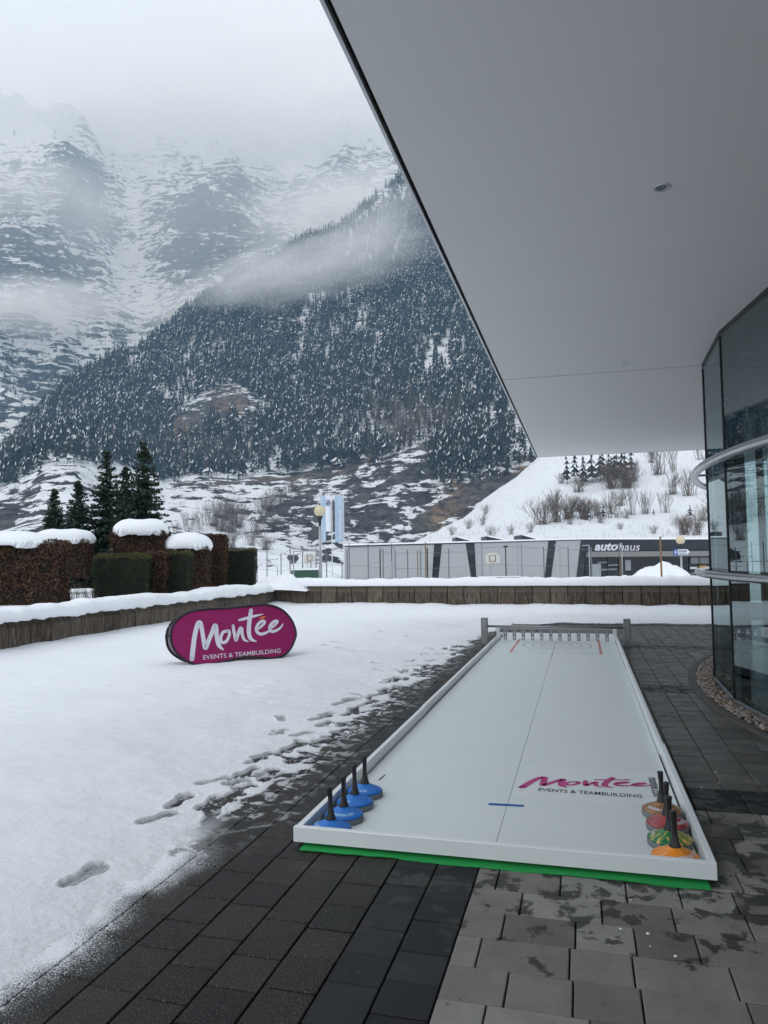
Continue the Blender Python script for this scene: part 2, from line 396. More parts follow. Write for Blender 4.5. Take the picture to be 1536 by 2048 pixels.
ground = npmesh('ground', np.stack([GX, GY, hz], -1).reshape(-1, 3), gridfaces(len(gy), len(gx)), SNOW, smooth=True)
tag(ground, kind='structure')

def terrain(name, cols, nx, ny, mat, disp, attrs, bzero=True):
    xs = sorted(cols); X = np.linspace(xs[0], xs[-1], nx); T = np.linspace(0, 1, ny)
    prof = []
    for x in xs:
        P = np.array(cols[x], float); L = np.concatenate([[0], np.cumsum(np.hypot(np.diff(P[:, 0]), np.diff(P[:, 1])*2.2))]); L /= L[-1]
        prof.append(np.stack([np.interp(T, L, P[:, 0]), np.interp(T, L, P[:, 1])], 1))
    prof = np.array(prof)                                    # cols, ny, 2
    D = np.stack([np.interp(X, xs, prof[:, j, 0]) for j in range(ny)], 0); Yp = np.stack([np.interp(X, xs, prof[:, j, 1]) for j in range(ny)], 0)
    XX = np.broadcast_to(X, D.shape);
    hy = 1024+FPX*math.tan(PITCH)+(XX-768)*math.tan(ROLL); Yp = np.minimum(Yp, hy+(EYE-GZ)/D*FPX-.2); Yp = np.where(np.arange(ny)[:, None] == 0, hy+(EYE-GZ+1.0)/D*FPX, Yp)
    d = (XX[..., None]-768)/FPX*rt-(Yp[..., None]-1024)/FPX*up+fw
    h = np.hypot(d[..., 0], d[..., 1]); P = EYEV+d*(D/h)[..., None]
    P = disp(P, XX, Yp, D)
    o = npmesh(name, P.reshape(-1, 3), gridfaces(ny, nx)[:, ::1], mat, smooth=True)
    for k, a in attrs(P, XX, Yp, D).items(): attr(o, k, a)
    tag(o, kind='structure')
    return P, XX, Yp, D
def bumpxy(X, Y, cx, cy_, sx, sy): return np.exp(-((X-cx)/sx)**2-((Y-cy_)/sy)**2)

# --- near mountainside with the forest
near = {
 -900: [(240, 1132), (480, 1080), (700, 1040), (1000, 985), (1300, 1040)],
 -350: [(240, 1128), (470, 1040), (600, 1015), (1000, 960), (1300, 1020)],
 0: [(230, 1122), (330, 1075), (470, 985), (560, 978), (950, 912), (1250, 960)],
 90: [(230, 1121), (330, 1060), (470, 940), (560, 934), (1000, 826), (1300, 880)],
 150: [(230, 1121), (330, 1062), (470, 945), (560, 938), (1030, 786), (1330, 850)],
 230: [(230, 1120), (340, 1080), (480, 990), (600, 968), (1080, 735), (1400, 800)],
 330: [(230, 1119), (400, 1058), (620, 1003), (690, 993), (1150, 670), (1450, 750)],
 480: [(230, 1118), (420, 1058), (620, 983), (690, 974), (1230, 558), (1550, 650)],
 600: [(230, 1117), (440, 1068), (560, 1000), (630, 955), (690, 944), (1290, 486), (1600, 600)],
 690: [(240, 1116), (460, 1086), (540, 1000), (610, 934), (690, 922), (1320, 446), (1620, 560)],
 760: [(240, 1115), (460, 1083), (530, 990), (600, 912), (690, 900), (1380, 388), (1650, 500)],
 800: [(240, 1115), (460, 1081), (525, 985), (595, 905), (680, 892), (1400, 356), (1650, 460)],
 900: [(240, 1114), (450, 1077), (520, 985), (590, 900), (660, 878), (1420, 305), (1650, 400)],
 1000: [(240, 1113), (440, 1072), (520, 965), (590, 885), (650, 858), (1450, 250), (1700, 350)],
 1075: [(240, 1112), (440, 1068), (520, 945), (590, 872), (660, 840), (1450, 215), (1700, 300)],
 1500: [(240, 1106), (440, 1060), (520, 930), (600, 850), (700, 790), (1450, 150), (1700, 240)],
 2000: [(240, 1100), (440, 1050), (520, 920), (600, 840), (700, 780), (1450, 120), (1700, 200)]}
def outcrop(X, Y): return np.clip(1.25*bumpxy(X, Y, 790, 1005, 190, 95)+bumpxy(X, Y, 960, 960, 120, 80)+.85*bumpxy(X, Y, 620, 1050, 110, 60), 0, 1)*sstep(880, 925, Y+.0*X)
def dome(X, Y): return np.clip(1.2*bumpxy(X, Y, 455, 835, 75, 52)+.9*bumpxy(X, Y, 370, 880, 45, 40), 0, 1)
def near_disp(P, X, Y, D):
    x, y = P[..., 0], P[..., 1]; w = sstep(240, 420, D)
    n = fbm(x/170, y/170, 5, 3)*20+(1-abs(fbm(x/60, y/60, 4, 9)))*7-4
    r = outcrop(X, Y); rr = (1-abs(fbm(x/22+P[..., 2]/30, y/22, 4, 21)))*9-5
    # tilted ledges in the quarry face
    s = (P[..., 2]-x*.20+fbm(x/35, y/35, 3, 31)*8)/7.0; led = (s-np.floor(s)); led = (np.clip((led-.25)/.5, 0, 1)-led)*6.5
    P = P.copy(); P[..., 2] += w*(n*(1-.55*r))+r*(rr+led)
    dm = dome(X, Y); P[..., 2] += dm*14
    P[..., :2] -= (dm*20)[..., None]*(P[..., :2]/np.linalg.norm(P[..., :2], axis=-1, keepdims=True))
    far = sstep(300, 700, D); P[..., 2] += far*fbm(x/26, y/26, 3, 41)*5
    return P
def line_y(X): return np.interp(X, [-900, 0, 90, 150, 330, 480, 600, 700, 860, 960, 1075, 2000], [1030, 980, 938, 942, 1000, 982, 952, 928, 888, 860, 845, 780])
def near_attr(P, X, Y, D):
    ln = line_y(X); under = sstep(-5, 15, Y-ln)
    rock = -.12+.22*under+.36*outcrop(X, Y)+.90*dome(X, Y)
    rock += .35*bumpxy(X, Y, 60, 1020, 120, 70)+.45*bumpxy(X, Y, 160, 905, 170, 45)
    rock += .8*np.exp(-((Y-ln-4)/7)**2)*sstep(300, 380, X)*sstep(930, 860, X)           # the forest road's bank
    rock += under*(1.0*sstep(.66, .80, vnoise((Y+.42*X)/21, X/95, 163))+.3*(1-abs(fbm(X/40, Y/22, 3, 167)))-.2)
    road = np.exp(-((Y-ln-7)/4)**2)*sstep(300, 380, X)*sstep(930, 860, X)
    och = bumpxy(X, Y, 470, 850, 30, 30)+.9*bumpxy(X, Y, 360, 895, 22, 26)+bumpxy(X, Y, 885, 1035, 28, 26)*1.2+1.6*bumpxy(X, Y, 1045, 930, 40, 18)+.8*bumpxy(X, Y, 905, 985, 22, 16)+.5*road+.9*bumpxy(X, Y, 105, 930, 40, 9)+.15*outcrop(X, Y)*bumpxy(X, Y, 960, 1030, 90, 60)
    return dict(rock=np.clip(rock, 0, 1.6), ochre=np.clip(och, 0, 1))
NP_, NXX, NYY, ND_ = terrain('mountainside', near, 580, 270, mat_mountain('forest_slope', 1.0), near_disp, near_attr)

# --- far mountain in the haze
farc = {
 -1300: [(1300, 1100), (1600, 900), (2100, 640), (2700, 300), (3000, 300)],
 -400: [(1300, 1090), (1600, 900), (2000, 680), (2600, 230), (3000, 280)],
 -100: [(1300, 1080), (1600, 880), (1950, 650), (2500, 230), (3000, 300)],
 120: [(1300, 1070), (1600, 850), (1900, 640), (2150, 440), (2400, 290), (2900, 330)],
 250: [(1300, 1060), (1650, 840), (2000, 620), (2350, 400), (2600, 260), (2900, 330)],
 400: [(1300, 1050), (1600, 800), (1900, 600), (2150, 420), (2550, 250), (2900, 330)],
 560: [(1300, 1040), (1700, 760), (2000, 560), (2300, 390), (2600, 280), (2900, 340)],
 700: [(1400, 1000), (1750, 740), (2050, 520), (2250, 360), (2550, 250), (2900, 320)],
 900: [(1500, 900), (1800, 700), (2050, 480), (2250, 310), (2500, 200), (2900, 280)],
 1300: [(1500, 800), (1800, 600), (2050, 400), (2250, 250), (2500, 150), (2900, 240)]}
def far_disp(P, X, Y, D):
    x, y = P[..., 0], P[..., 1]; w = sstep(1300, 1700, D); P = P.copy()
    rid = (1-abs(fbm(x/520, y/520, 6, 51, .55)))**1.5
    P[..., 2] += w*((rid-.6)*210+fbm(x/90, y/90, 5, 57)*60+(1-abs(fbm(x/190+P[..., 2]/500, y/190, 5, 59)))*70)
    s = (P[..., 2]+fbm(x/150, y/150, 4, 61)*40)/34; led = s-np.floor(s); P[..., 2] += w*(np.clip((led-.2)/.45, 0, 1)-led)*26
    g = bumpxy(X, Y, 255, 520, 60, 200)*60+bumpxy(X, Y, 540, 420, 40, 90)*30
    b = bumpxy(X, Y, 150, 440, 60, 120)*35+bumpxy(X, Y, 430, 500, 80, 90)*40
    P[..., 2] += w*(b-g); return P
def far_attr(P, X, Y, D):
    rock = -.06+.42*bumpxy(X, Y, 155, 440, 60, 110)+.42*bumpxy(X, Y, 430, 500, 90, 80)+.25*bumpxy(X, Y, 40, 600, 90, 60)-.28*bumpxy(X, Y, 265, 560, 55, 190)-.3*bumpxy(X, Y, 520, 340, 200, 50)+.3*bumpxy(X, Y, 80, 760, 120, 60)
    rock = rock-.75*sstep(430, 300, Y)+.25*sstep(.5, .75, vnoise(P[..., 2]/70+P[..., 0]/400, P[..., 0]/260, 151))  # summit whitened to merge with the sky, mist put into the colour
    return dict(rock=np.clip(rock, -.8, 1.2), ochre=np.zeros_like(X))
FP, FX, FY, FD = terrain('far_mountain', farc, 450, 250, mat_mountain('far_rock', 2.1, .1), far_disp, far_attr)

# --- snowed hill on the right, in front of the quarry
hillc = {
 815: [(128, 1113), (200, 1105), (280, 1095), (330, 1093), (400, 1110)],
 845: [(128, 1113), (200, 1100), (280, 1083), (330, 1080), (400, 1105)],
 880: [(128, 1112), (200, 1094), (280, 1070), (330, 1062), (400, 1080)],
 925: [(128, 1112), (200, 1086), (280, 1053), (330, 1039), (410, 1060)],
 960: [(128, 1111), (200, 1078), (280, 1030), (340, 1009), (420, 1030)],
 1000: [(128, 1111), (200, 1070), (280, 1005), (345, 976), (430, 1000)],
 1075: [(128, 1110), (200, 1060), (280, 970), (360, 913), (450, 940)],
 1140: [(128, 1109), (200, 1055), (285, 950), (380, 866), (460, 890)],
 1250: [(128, 1108), (200, 1050), (290, 940), (400, 820), (480, 850)],
 1420: [(128, 1106), (200, 1048), (290, 935), (420, 780), (500, 800)],
 1900: [(128, 1100), (200, 1040), (290, 920), (450, 740), (520, 760)],
 2600: [(128, 1092), (200, 1030), (290, 900), (450, 700), (520, 740)]}
def hill_disp(P, X, Y, D):
    x, y = P[..., 0], P[..., 1]; w = sstep(128, 170, D)*.9+.1; P = P.copy()
    P[..., 2] += w*(fbm(x/40, y/40, 4, 71)*2.2+fbm(x/7, y/7, 3, 73)*.5-1.0*(w < .2)); return P
def hill_attr(P, X, Y, D):
    rock = -1.0+fbm(P[..., 0]/16, P[..., 1]/16, 3, 77)*.5+.9*np.exp(-((X-(1075-(Y-912)*1.28))/16)**2)+1.15*bumpxy(X, Y, 955, 1070, 60, 14)
    return dict(rock=rock, ochre=np.clip(.8*np.exp(-((X-(1075-(Y-912)*1.28))/20)**2)+bumpxy(X, Y, 955, 1070, 70, 16), 0, 1))
HP, HX, HY, HD = terrain('snowy_hill', hillc, 320, 120, mat_mountain('hill_snow_and_scrub', .25, .2), hill_disp, hill_attr)

# ================================================================== FOREST
BARKF = leafmat('forest_bark', (.030, .026, .023), (.07, .06, .052), .9, 3)
CONF = leafmat('forest_needles', (.006, .011, .013), (.020, .029, .030), .75, 1.2)
BARE = leafmat('bare_twigs', (.095, .074, .060), (.17, .135, .112), .9, 3)
def conifer_geo(seed, layers=8, seg=7, slim=.17):
    """unit-height spruce: trunk and ragged drooping tiers; some tier faces carry snow"""
    R_ = random.Random(seed); V = []; F = []; Mi = []
    for k in range(3):
        a = 2*PI*k/3; V.append((.012*math.cos(a), .012*math.sin(a), -.06))
    V.append((0, 0, .9)); F += [(0, 1, 3), (1, 2, 3), (2, 0, 3)]; Mi += [0, 0, 0]
    for j in range(layers):
        t = j/layers; z = .16+.80*t; rr = slim*(1-t)**.85*R_.uniform(.75, 1.2)+.012; o = len(V)
        V.append((R_.uniform(-.01, .01), R_.uniform(-.01, .01), min(1, z+.17*(1-.4*t)))); a0 = R_.uniform(0, 6)
        for k in range(seg*2):
            a = a0+PI*k/seg; q = rr*(R_.uniform(.75, 1.25) if k % 2 == 0 else R_.uniform(.30, .5))
            V.append((q*math.cos(a), q*math.sin(a), z-(.035 if k % 2 == 0 else -.02)+R_.uniform(-.015, .015)))
        for k in range(seg*2):
            F.append((o, o+1+k, o+1+(k+1) % (seg*2))); Mi.append(2 if R_.random() < .07 else 1)
    return np.array(V), np.array(F), np.array(Mi)
def bare_geo(seed):
    R_ = random.Random(seed); V = []; F = []; Mi = []
    def stick(p, q, w):
        p = np.array(p); q = np.array(q); o = len(V)
        for a in (0, 2.1, 4.2): V.append(tuple(p+w*np.array([math.cos(a), math.sin(a), 0])))
        V.append(tuple(q)); F.extend([(o, o+1, o+3), (o+1, o+2, o+3), (o+2, o, o+3)]); Mi.extend([0]*3)
    stick((0, 0, -.05), (R_.uniform(-.03, .03), R_.uniform(-.03, .03), 1), .014)
    for k in range(22):
        z = R_.uniform(.3, .9); a = R_.uniform(0, 6.28); l = R_.uniform(.12, .26)*(1.2-z)
        stick((0, 0, z), (l*math.cos(a), l*math.sin(a), z+R_.uniform(.10, .25)), .007)
    return np.array(V), np.array(F), np.array(Mi)
CV = [conifer_geo(s, L, 4, sl) for s, L, sl in ((1, 5, .18), (2, 5, .21), (3, 6, .16), (4, 4, .23))]
BV = [bare_geo(s) for s in (5, 6)]
def scatter(P, X, Y, D, n, dens, view=True):
    ny, nx = D.shape
    i = rng.random(n*16)*(ny-1.001); j = rng.random(n*16)*(nx-1.001); i0 = i.astype(int); j0 = j.astype(int); fi = i-i0; fj = j-j0
    def S(A): A = A if A.ndim == 3 else A[..., None]; return ((A[i0, j0]*(1-fj)[:, None]+A[i0, j0+1]*fj[:, None])*(1-fi)[:, None]+(A[i0+1, j0]*(1-fj)[:, None]+A[i0+1, j0+1]*fj[:, None])*fi[:, None])
    p = S(P); x = S(X)[:, 0]; y = S(Y)[:, 0]; d = S(D)[:, 0]
    # equalise by ground area of a cell
    a = np.linalg.norm(np.cross(P[i0+1, j0]-P[i0, j0], P[i0, j0+1]-P[i0, j0]), axis=1); a = a/np.quantile(a, .9)
    keep = rng.random(len(p)) < dens(p, x, y, d)*np.clip(a, 0, 1)
    return p[keep][:n], x[keep][:n], y[keep][:n], d[keep][:n]
def ndens(p, x, y, d):
    ln = line_y(x); above = sstep(2, -8, y-ln); n = fbm(p[:, 0]/70, p[:, 1]/70, 4, 91)
    streak = vnoise(p[:, 0]/9+p[:, 1]/40, p[:, 1]/90, 95)
    f = above*np.clip(.92+1.35*n, .22, 1)*np.clip(.55+.8*(streak-.2), .3, 1)*(1-np.clip(1.3*dome(x, y), 0, 1))
    f *= 1-.75*bumpxy(x, y, 880, 745, 60, 45)-.6*bumpxy(x, y, 720, 620, 30, 70)
    f *= 1-.8*sstep(.64, .82, vnoise(x/7.5+y/30, d/150, 161))*(d > 620)*sstep(.3, .6, vnoise(x/90, y/70, 171))
    f *= 1-.8*bumpxy(x, y, 170, 900, 120, 40)
    f += (1-above)*(.8*bumpxy(x, y, 900, 915, 26, 45)+.5*bumpxy(x, y, 985, 900, 70, 36)+.5*bumpxy(x, y, 950, 940, 60, 30)+.25*bumpxy(x, y, 760, 920, 30, 20))
    return np.clip(f, 0, 1)*((x > -420) & (x < 1480))*(d < 1500)
tp, tx, ty, td = scatter(NP_, NXX, NYY, ND_, 62000, ndens)
sizes = (11+17*rng.random(len(tp))**1.3)*np.interp(td, [450, 650, 1400], [.75, 1, .95])
kinds = rng.integers(0, 4, len(tp))
bareP = (1.0*bumpxy(tx, ty, 810, 860, 110, 42)+.35*bumpxy(tx, ty, 400, 950, 120, 40)+.05)
isb = rng.random(len(tp)) < bareP
def realize(P, size, kind, bare, slim=1.0):
    Vs = []; Fs = []; Ms = []; o = 0
    for p, s, k, b in zip(P, size, kind, bare):
        V, F, Mi = (BV[k % 2] if b else CV[k]); a = rng.random()*6.28; w = s*slim*rng.uniform(.62, 1.0)
        c, sn = math.cos(a)*w, math.sin(a)*w
        W = np.stack([V[:, 0]*c-V[:, 1]*sn+p[0], V[:, 0]*sn+V[:, 1]*c+p[1], V[:, 2]*s+p[2]], 1)
        Vs.append(W); Fs.append(F+o); Ms.append(np.where(np.full(len(Mi), b), 3, Mi)); o += len(V)
    return np.concatenate(Vs), np.concatenate(Fs), np.concatenate(Ms)
vis = (tx > 5) & (tx < 1060) & (ty < line_y(tx)+60)
order = np.argsort(-(sizes/td)*np.where(vis, 1, 0)+(td > 900)*1e-3)[:280]
ind = np.zeros(len(tp), bool); ind[order] = True
rest = ~ind
base_me = []
for (V, F, Mi), nm in [(g, 'conifer') for g in CV]+[(g, 'bare_tree') for g in BV]:
    me = bpy.data.meshes.new(nm); me.from_pydata(V.tolist(), [], F.tolist())
    for q in ([BARKF, CONF, SNOWF] if nm == 'conifer' else [BARE]): me.materials.append(q)
    if nm == 'conifer': me.polygons.foreach_set('material_index', Mi.astype(np.int32))
    base_me.append(me)
for q in order:
    b = isb[q]; nm = 'bare_tree' if b else 'conifer'
    o = link(nm, base_me[4+kinds[q] % 2] if b else base_me[kinds[q]], None, tp[q]); s = sizes[q]; w = s*rng.uniform(.68, 1.0)
    o.scale = (w, w, s); o.rotation_euler = (0, 0, rng.random()*6.28)
    if b: tag(o, 'leafless grey brown tree at the lower edge of the mountain forest', 'bare tree', 'leafless trees along the lower forest edge')
    else: tag(o, 'snow dusted conifer at the lower edge of the mountain forest', 'conifer', 'conifers along the lower forest edge')
# the rest of the forest: one object whose points carry instances of the same six tree meshes
def forest_points(name, P, size, kind, bare, slim, src):
    n = len(P); me = bpy.data.meshes.new(name); me.vertices.add(n); me.vertices.foreach_set('co', np.asarray(P, np.float32).ravel())
    w = size*slim*rng.uniform(.62, 1.0, n); idx = np.where(bare, 4+kind % 2, kind)
    a = me.attributes.new('tree_scale', 'FLOAT_VECTOR', 'POINT'); a.data.foreach_set('vector', np.stack([w, w, size], 1).astype(np.float32).ravel())
    a = me.attributes.new('tree_turn', 'FLOAT', 'POINT'); a.data.foreach_set('value', (rng.random(n)*6.28).astype(np.float32))
    a = me.attributes.new('tree_kind', 'INT', 'POINT'); a.data.foreach_set('value', idx.astype(np.int32))
    o = link(name, me); g = bpy.data.node_groups.new(name, 'GeometryNodeTree'); g.interface.new_socket('Geometry', in_out='INPUT', socket_type='NodeSocketGeometry'); g.interface.new_socket('Geometry', in_out='OUTPUT', socket_type='NodeSocketGeometry')
    N = g.nodes.new; gi = N('NodeGroupInput'); go = N('NodeGroupOutput'); ip = N('GeometryNodeInstanceOnPoints'); gt = N('GeometryNodeGeometryToInstance'); L = g.links.new
    for k in reversed(range(6)):
        oi = N('GeometryNodeObjectInfo'); oi.transform_space = 'ORIGINAL'; oi.inputs['Object'].default_value = src[k]; L(oi.outputs['Geometry'], gt.inputs[0])
    def at(nm, t): q = N('GeometryNodeInputNamedAttribute'); q.data_type = t; q.inputs['Name'].default_value = nm; return q.outputs['Attribute']
    cx = N('ShaderNodeCombineXYZ'); L(at('tree_turn', 'FLOAT'), cx.inputs[2]); L(cx.outputs[0], ip.inputs['Rotation'])
    L(at('tree_scale', 'FLOAT_VECTOR'), ip.inputs['Scale']); L(at('tree_kind', 'INT'), ip.inputs['Instance Index']); ip.inputs['Pick Instance'].default_value = True
    L(gi.outputs[0], ip.inputs['Points']); L(gt.outputs[0], ip.inputs['Instance']); L(ip.outputs[0], go.inputs[0])
    md = o.modifiers.new('trees', 'NODES'); md.node_group = g; return o
SRC = [bpy.data.objects.new('tree_source', m) for m in base_me]
fo = forest_points('forest', tp[rest], sizes[rest], kinds[rest], isb[rest], 1.0, SRC); tag(fo, 'dense snow dusted conifer forest covering the mountainside', kind='stuff')
# sparse woods clinging to the far mountain
def fdens(p, x, y, d): return np.clip(bumpxy(x, y, 70, 770, 150, 70)*1.2+.7*bumpxy(x, y, 180, 690, 60, 50)+.25*bumpxy(x, y, 330, 390, 60, 40)+.05, 0, 1)*(vnoise(p[:, 0]/60, p[:, 1]/60, 5) > .42)*(x > -300)*(x < 700)
fp, fx_, fy_, fd = scatter(FP, FX, FY, FD, 1500, fdens)
tag(forest_points('far_woods', fp, rng.uniform(14, 26, len(fp)), rng.integers(0, 4, len(fp)), np.zeros(len(fp), bool), 1.1, SRC), 'sparse woods on the far mountain half lost in mist', kind='stuff')

# ================================================================== HAZE AND MIST
def vol_box(name, lo, hi, density, color):
    o = MB().box(lo[0], hi[0], lo[1], hi[1], lo[2], hi[2]).build(name, newmat(name+'_air')[0]); nt = o.data.materials[0].node_tree
    out = [n for n in nt.nodes if n.type == 'OUTPUT_MATERIAL'][0]
    v = nd(nt, 'VolumePrincipled', out=None, Color=color, Density=density, Anisotropy=0.0, Absorption_Color=(1, 1, 1)); nt.links.new(v.outputs[0], out.inputs['Volume'])
    tag(o, kind='stuff'); return o
zt = max(FP[..., 2].max(), NP_[..., 2].max())+30
vol_box('haze', (-3900, -70, GZ-3), (3100, 4300, float(zt)), .00015, (.42, .70, 1.0))
def mist(center, size, dens, rz=0.0, nscale=2.0, tilt=0.0):
    bm = bmesh.new(); bmesh.ops.create_icosphere(bm, subdivisions=3, radius=1.0); me = bpy.data.meshes.new('mist'); bm.to_mesh(me); bm.free()
    o = link('mist', me, None, center); o.scale = size; o.rotation_euler = (0, tilt, rz); tag(o, 'bank of mist drifting along the mountain', kind='stuff')
    m, nt, out = newmat('mist_air'); me.materials.append(m); v = objc(nt)
    r = nd(nt, 'VectorMath', out='Value', props=dict(operation='LENGTH'), _0=v)
    fall = math_(nt, 'SUBTRACT', 1.0, r, clamp=True)
    n = noise(nt, nscale, 4, .6, v)
    d = math_(nt, 'MULTIPLY', math_(nt, 'MULTIPLY_ADD', fall, 1.3, math_(nt, 'MULTIPLY_ADD', n, 2.2, -1.25)), dens); d = math_(nt, 'MULTIPLY', math_(nt, 'MAXIMUM', d, 0.0), math_(nt, 'MULTIPLY', fall, 3.0, clamp=True))
    w = nd(nt, 'VolumePrincipled', out=None, Color=(.97, .985, 1.0), Density=d, Absorption_Color=(1, 1, 1)); nt.links.new(w.outputs[0], out.inputs['Volume']); return o
vd = math.atan2(-fw[0], fw[1])
mist(pd(330, 185, 2250), (1700, 420, 400), .0052, vd, 3.0)
mist(pd(260, 480, 1850), (1500, 330, 620), .0013, vd, 2.6)
mist(pd(30, 615, 1650), (330, 150, 85), .016, vd, 2.2)
mist(pd(0, 430, 1950), (420, 200, 230), .0080, vd, 2.2)
mist(pd(640, 530, 1080), (240, 75, 62), .019, vd, 4.2, -.24)
mist(pd(760, 440, 1180), (130, 70, 60), .012, vd, 3.4, -.5)
mist(pd(490, 556, 1120), (130, 60, 46), .015, vd, 3.6, -.3)
mist(pd(610, 440, 1500), (190, 80, 70), .010, vd, 3.2, -.35)
mist(pd(700, 400, 1650), (340, 130, 120), .012, vd, 2.2)
mist(pd(400, 610, 1450), (230, 80, 75), .013, vd, 2.2)

# ================================================================== COURTYARD: PAVING
XB0, XB1 = -.925, -.520                                     # the two-slab anthracite band along the lane
YB = [(.82, 1.27), (4.76, 5.20), (8.66, 9.11), (12.57, 13.02), (16.48, 16.93)]      # anthracite cross bands
pav = MB().add([(-9.2, -7, -.045), (14, -7, -.045), (14, 20.9, -.045), (-9.2, 20.9, -.045)], [(0, 1, 2, 3)]).build('pavement', BED); tag(pav, kind='structure')
RB = 8.0; CX, CY_ = 9.46, 8.68                              # centre and radius of the round glass pavilion
slabs = []                                                  # (x0, x1, y0, y1, type)
def rowfill(a0, a1, choices, first):
    out = []; p = a0; k = 0
    while p < a1-.02:
        l = first if k == 0 else random.choice(choices); q = min(a1, p+l)
        if a1-q < .08: q = a1
        out.append((p, q)); p = q; k += 1
    return out
x = XB0; W_ = .202
while x > -9:
    wide = W_; typ = 'dark'
    for (a, b) in rowfill(-2.0+random.uniform(-.15, .05), 20.6, (.215, .285), .12+random.random()*.18): 
        if x > -3.3: slabs.append((x-wide, x, a, b, typ))
    x -= wide
for c in (XB0, XB0+.2025):
    for (a, b) in rowfill(-2.0+random.uniform(0, .1), 20.6, (.20, .20, .25), .2): slabs.append((c, c+.2025, a, b, 'band'))
def inband(y): return any(a-1e-6 <= y < b-1e-6 for a, b in YB)
prev = -2.0
for i, (a, b) in enumerate(YB+[(20.6, 20.6)]):
    if i <= 1:                                              # rows run across in front
        n = max(1, round((a-prev)/.22)); h = (a-prev)/n
        for r in range(n):
            for (p, q) in rowfill(XB1, 4.2, (.225, .285, .335), (.225, .10, .17)[r % 3]): slabs.append((p, q, prev+r*h, prev+(r+1)*h, 'light'))
    else:                                                   # columns run along the lane beyond
        c = XB1
        while c < 4.2:
            for (p, q) in rowfill(prev, a, (.20, .25, .30), .1+random.random()*.15): slabs.append((c, c+.225, p, q, 'walk'))
            c += .225
    if b > a:
        for (p, q) in rowfill(XB1, 4.2, (.25, .30), .225):
            slabs.append((p, q, a, (a+b)/2, 'band')); slabs.append((p, q, (a+b)/2, b, 'band'))
    prev = b
def inlane(x, y): return -1.47 < x < .52 and 3.8 < y < 13.6
def sees(s):
    x0, x1, y0, y1, t = s; cx, cy2 = (x0+x1)/2, (y0+y1)/2
    if cy2 < .9 or inlane(cx, cy2): return 0
    P = [proj((x, y, 0)) for x, y in ((x0, y0), (x1, y0), (x1, y1), (x0, y1))]
    if not any(-20 < p[0] < 1556 and p[1] < 2080 for p in P): return 0
    if math.hypot(cx-CX, cy2-CY_) < RB+.3: return 0
    if cx < -1.95 and cy2 > 3.6 or cx < -2.25: return 0
    return .5*abs(sum(P[i][0]*P[(i+1) % 4][1]-P[(i+1) % 4][0]*P[i][1] for i in range(4)))
sc_ = sorted([(sees(s), i) for i, s in enumerate(slabs)], reverse=True); big = {i for a, i in sc_[:300] if a > 0}
fields = {}; GAP = .0032
for i, (x0, x1, y0, y1, t) in enumerate(slabs):
    cx, cy2 = (x0+x1)/2, (y0+y1)/2; d = math.hypot(cx-CX, cy2-CY_)
    if d < RB-.15: continue
    if i in big:
        w, l = x1-x0, y1-y0; mb = MB(); g2 = .0024 if t == 'light' else GAP; mb.box(-w/2+GAP, w/2-GAP, -l/2+g2, l/2-g2, -.04, 0, 0, .0035)
        o = mb.build('paving_slab', MT[t], pav, (cx, cy2, random.uniform(-.0016, .0010)))
        o.rotation_euler = (random.gauss(0, .0028), random.gauss(0, .0028), random.gauss(0, .0016))
    else:
        if not (-3.3 < cx < 4.3 and -1 < cy2 < 20.6): continue
        f = fields.setdefault(t, (MB(), [])); z = random.uniform(-.0016, .001); n0 = len(f[0].v)
        f[0].box(x0+GAP, x1-GAP, y0+GAP, y1-GAP, -.04, z, 0, .0035); f[1].extend([random.random()]*(len(f[0].v)-n0))
for t, (mb, rn) in fields.items():
    o = mb.build('paving_slabs', MTJ[t], pav); attr(o, 'rnd', rn); tag(o, kind='stuff')
# a few blown grains and pebbles of ice on the paving
cr_ = MB()
for (px, py, r) in ((1241, 1858, .006), (1296, 1868, .008), (1351, 1913, .007), (1262, 1800, .004), (1300, 1893, .004), (1431, 1545, .007), (1438, 1566, .007), (1403, 1575, .007), (1345, 1504, .006)):
    p = atz(px, py, 0); cr_.lathe([(0, 0), (r, .001), (r*.8, r*.5), (0, r*.7)], 7, 0, p)
cr_.build('snow_crumbs', SNOW, None, smooth=True); tag(bpy.data.objects['snow_crumbs'], kind='stuff')

# ================================================================== SNOW ON THE COURT
xs = axis_pts([(-9.1, -4.5, .09), (-4.5, -3.2, .04), (-3.2, -1.30, .0115), (-1.30, 4.6, .06)]); ys = axis_pts([(-4, 1.6, .15), (1.6, 6.5, .0125), (6.5, 10, .022), (10, 21.0, .05)])
SX, SY = np.meshgrid(xs, ys)
edge = np.interp(SY, [-4, 2.1, 2.5, 3.2, 3.6, 4.0, 4.4, 5.2, 5.7, 7.2, 8.3, 10.3, 12.5, 14.5, 16, 17.2, 17.6], [-1.8, -1.90, -2.0, -2.02, -2.0, -2.08, -2.0, -2.04, -1.94, -1.90, -1.95, -1.90, -1.88, -1.80, -1.55, -.3, .9])
t1 = edge-SX; t2 = (SY-17.0)+.10*fbm(SX*1.3, SX*0, 3, 8)
wid = np.interp(SY, [2, 3.4, 3.9], [.42, .40, .62])
tt = np.maximum(t1, np.where(SY > 15, t2, -9))
rag = fbm(SX*3.1, SY*2.2, 4, 101)*.16+fbm(SX*11, SY*9, 4, 103)*.10
tt2 = tt+rag*np.interp(SY, [2, 3.5, 4.2], [.5, .7, 1.15])
hh = .062*(1-np.exp(-np.maximum(tt2, 0)/wid))+.03*sstep(.6, 3, tt)+np.where(tt2 < 0, tt2*.06, 0)-.004
gran = (vnoise(SX*95, SY*95, 111)-.5)*.010*sstep(.6, -.1, tt)+(vnoise(SX*210, SY*210, 113)-.5)*.004
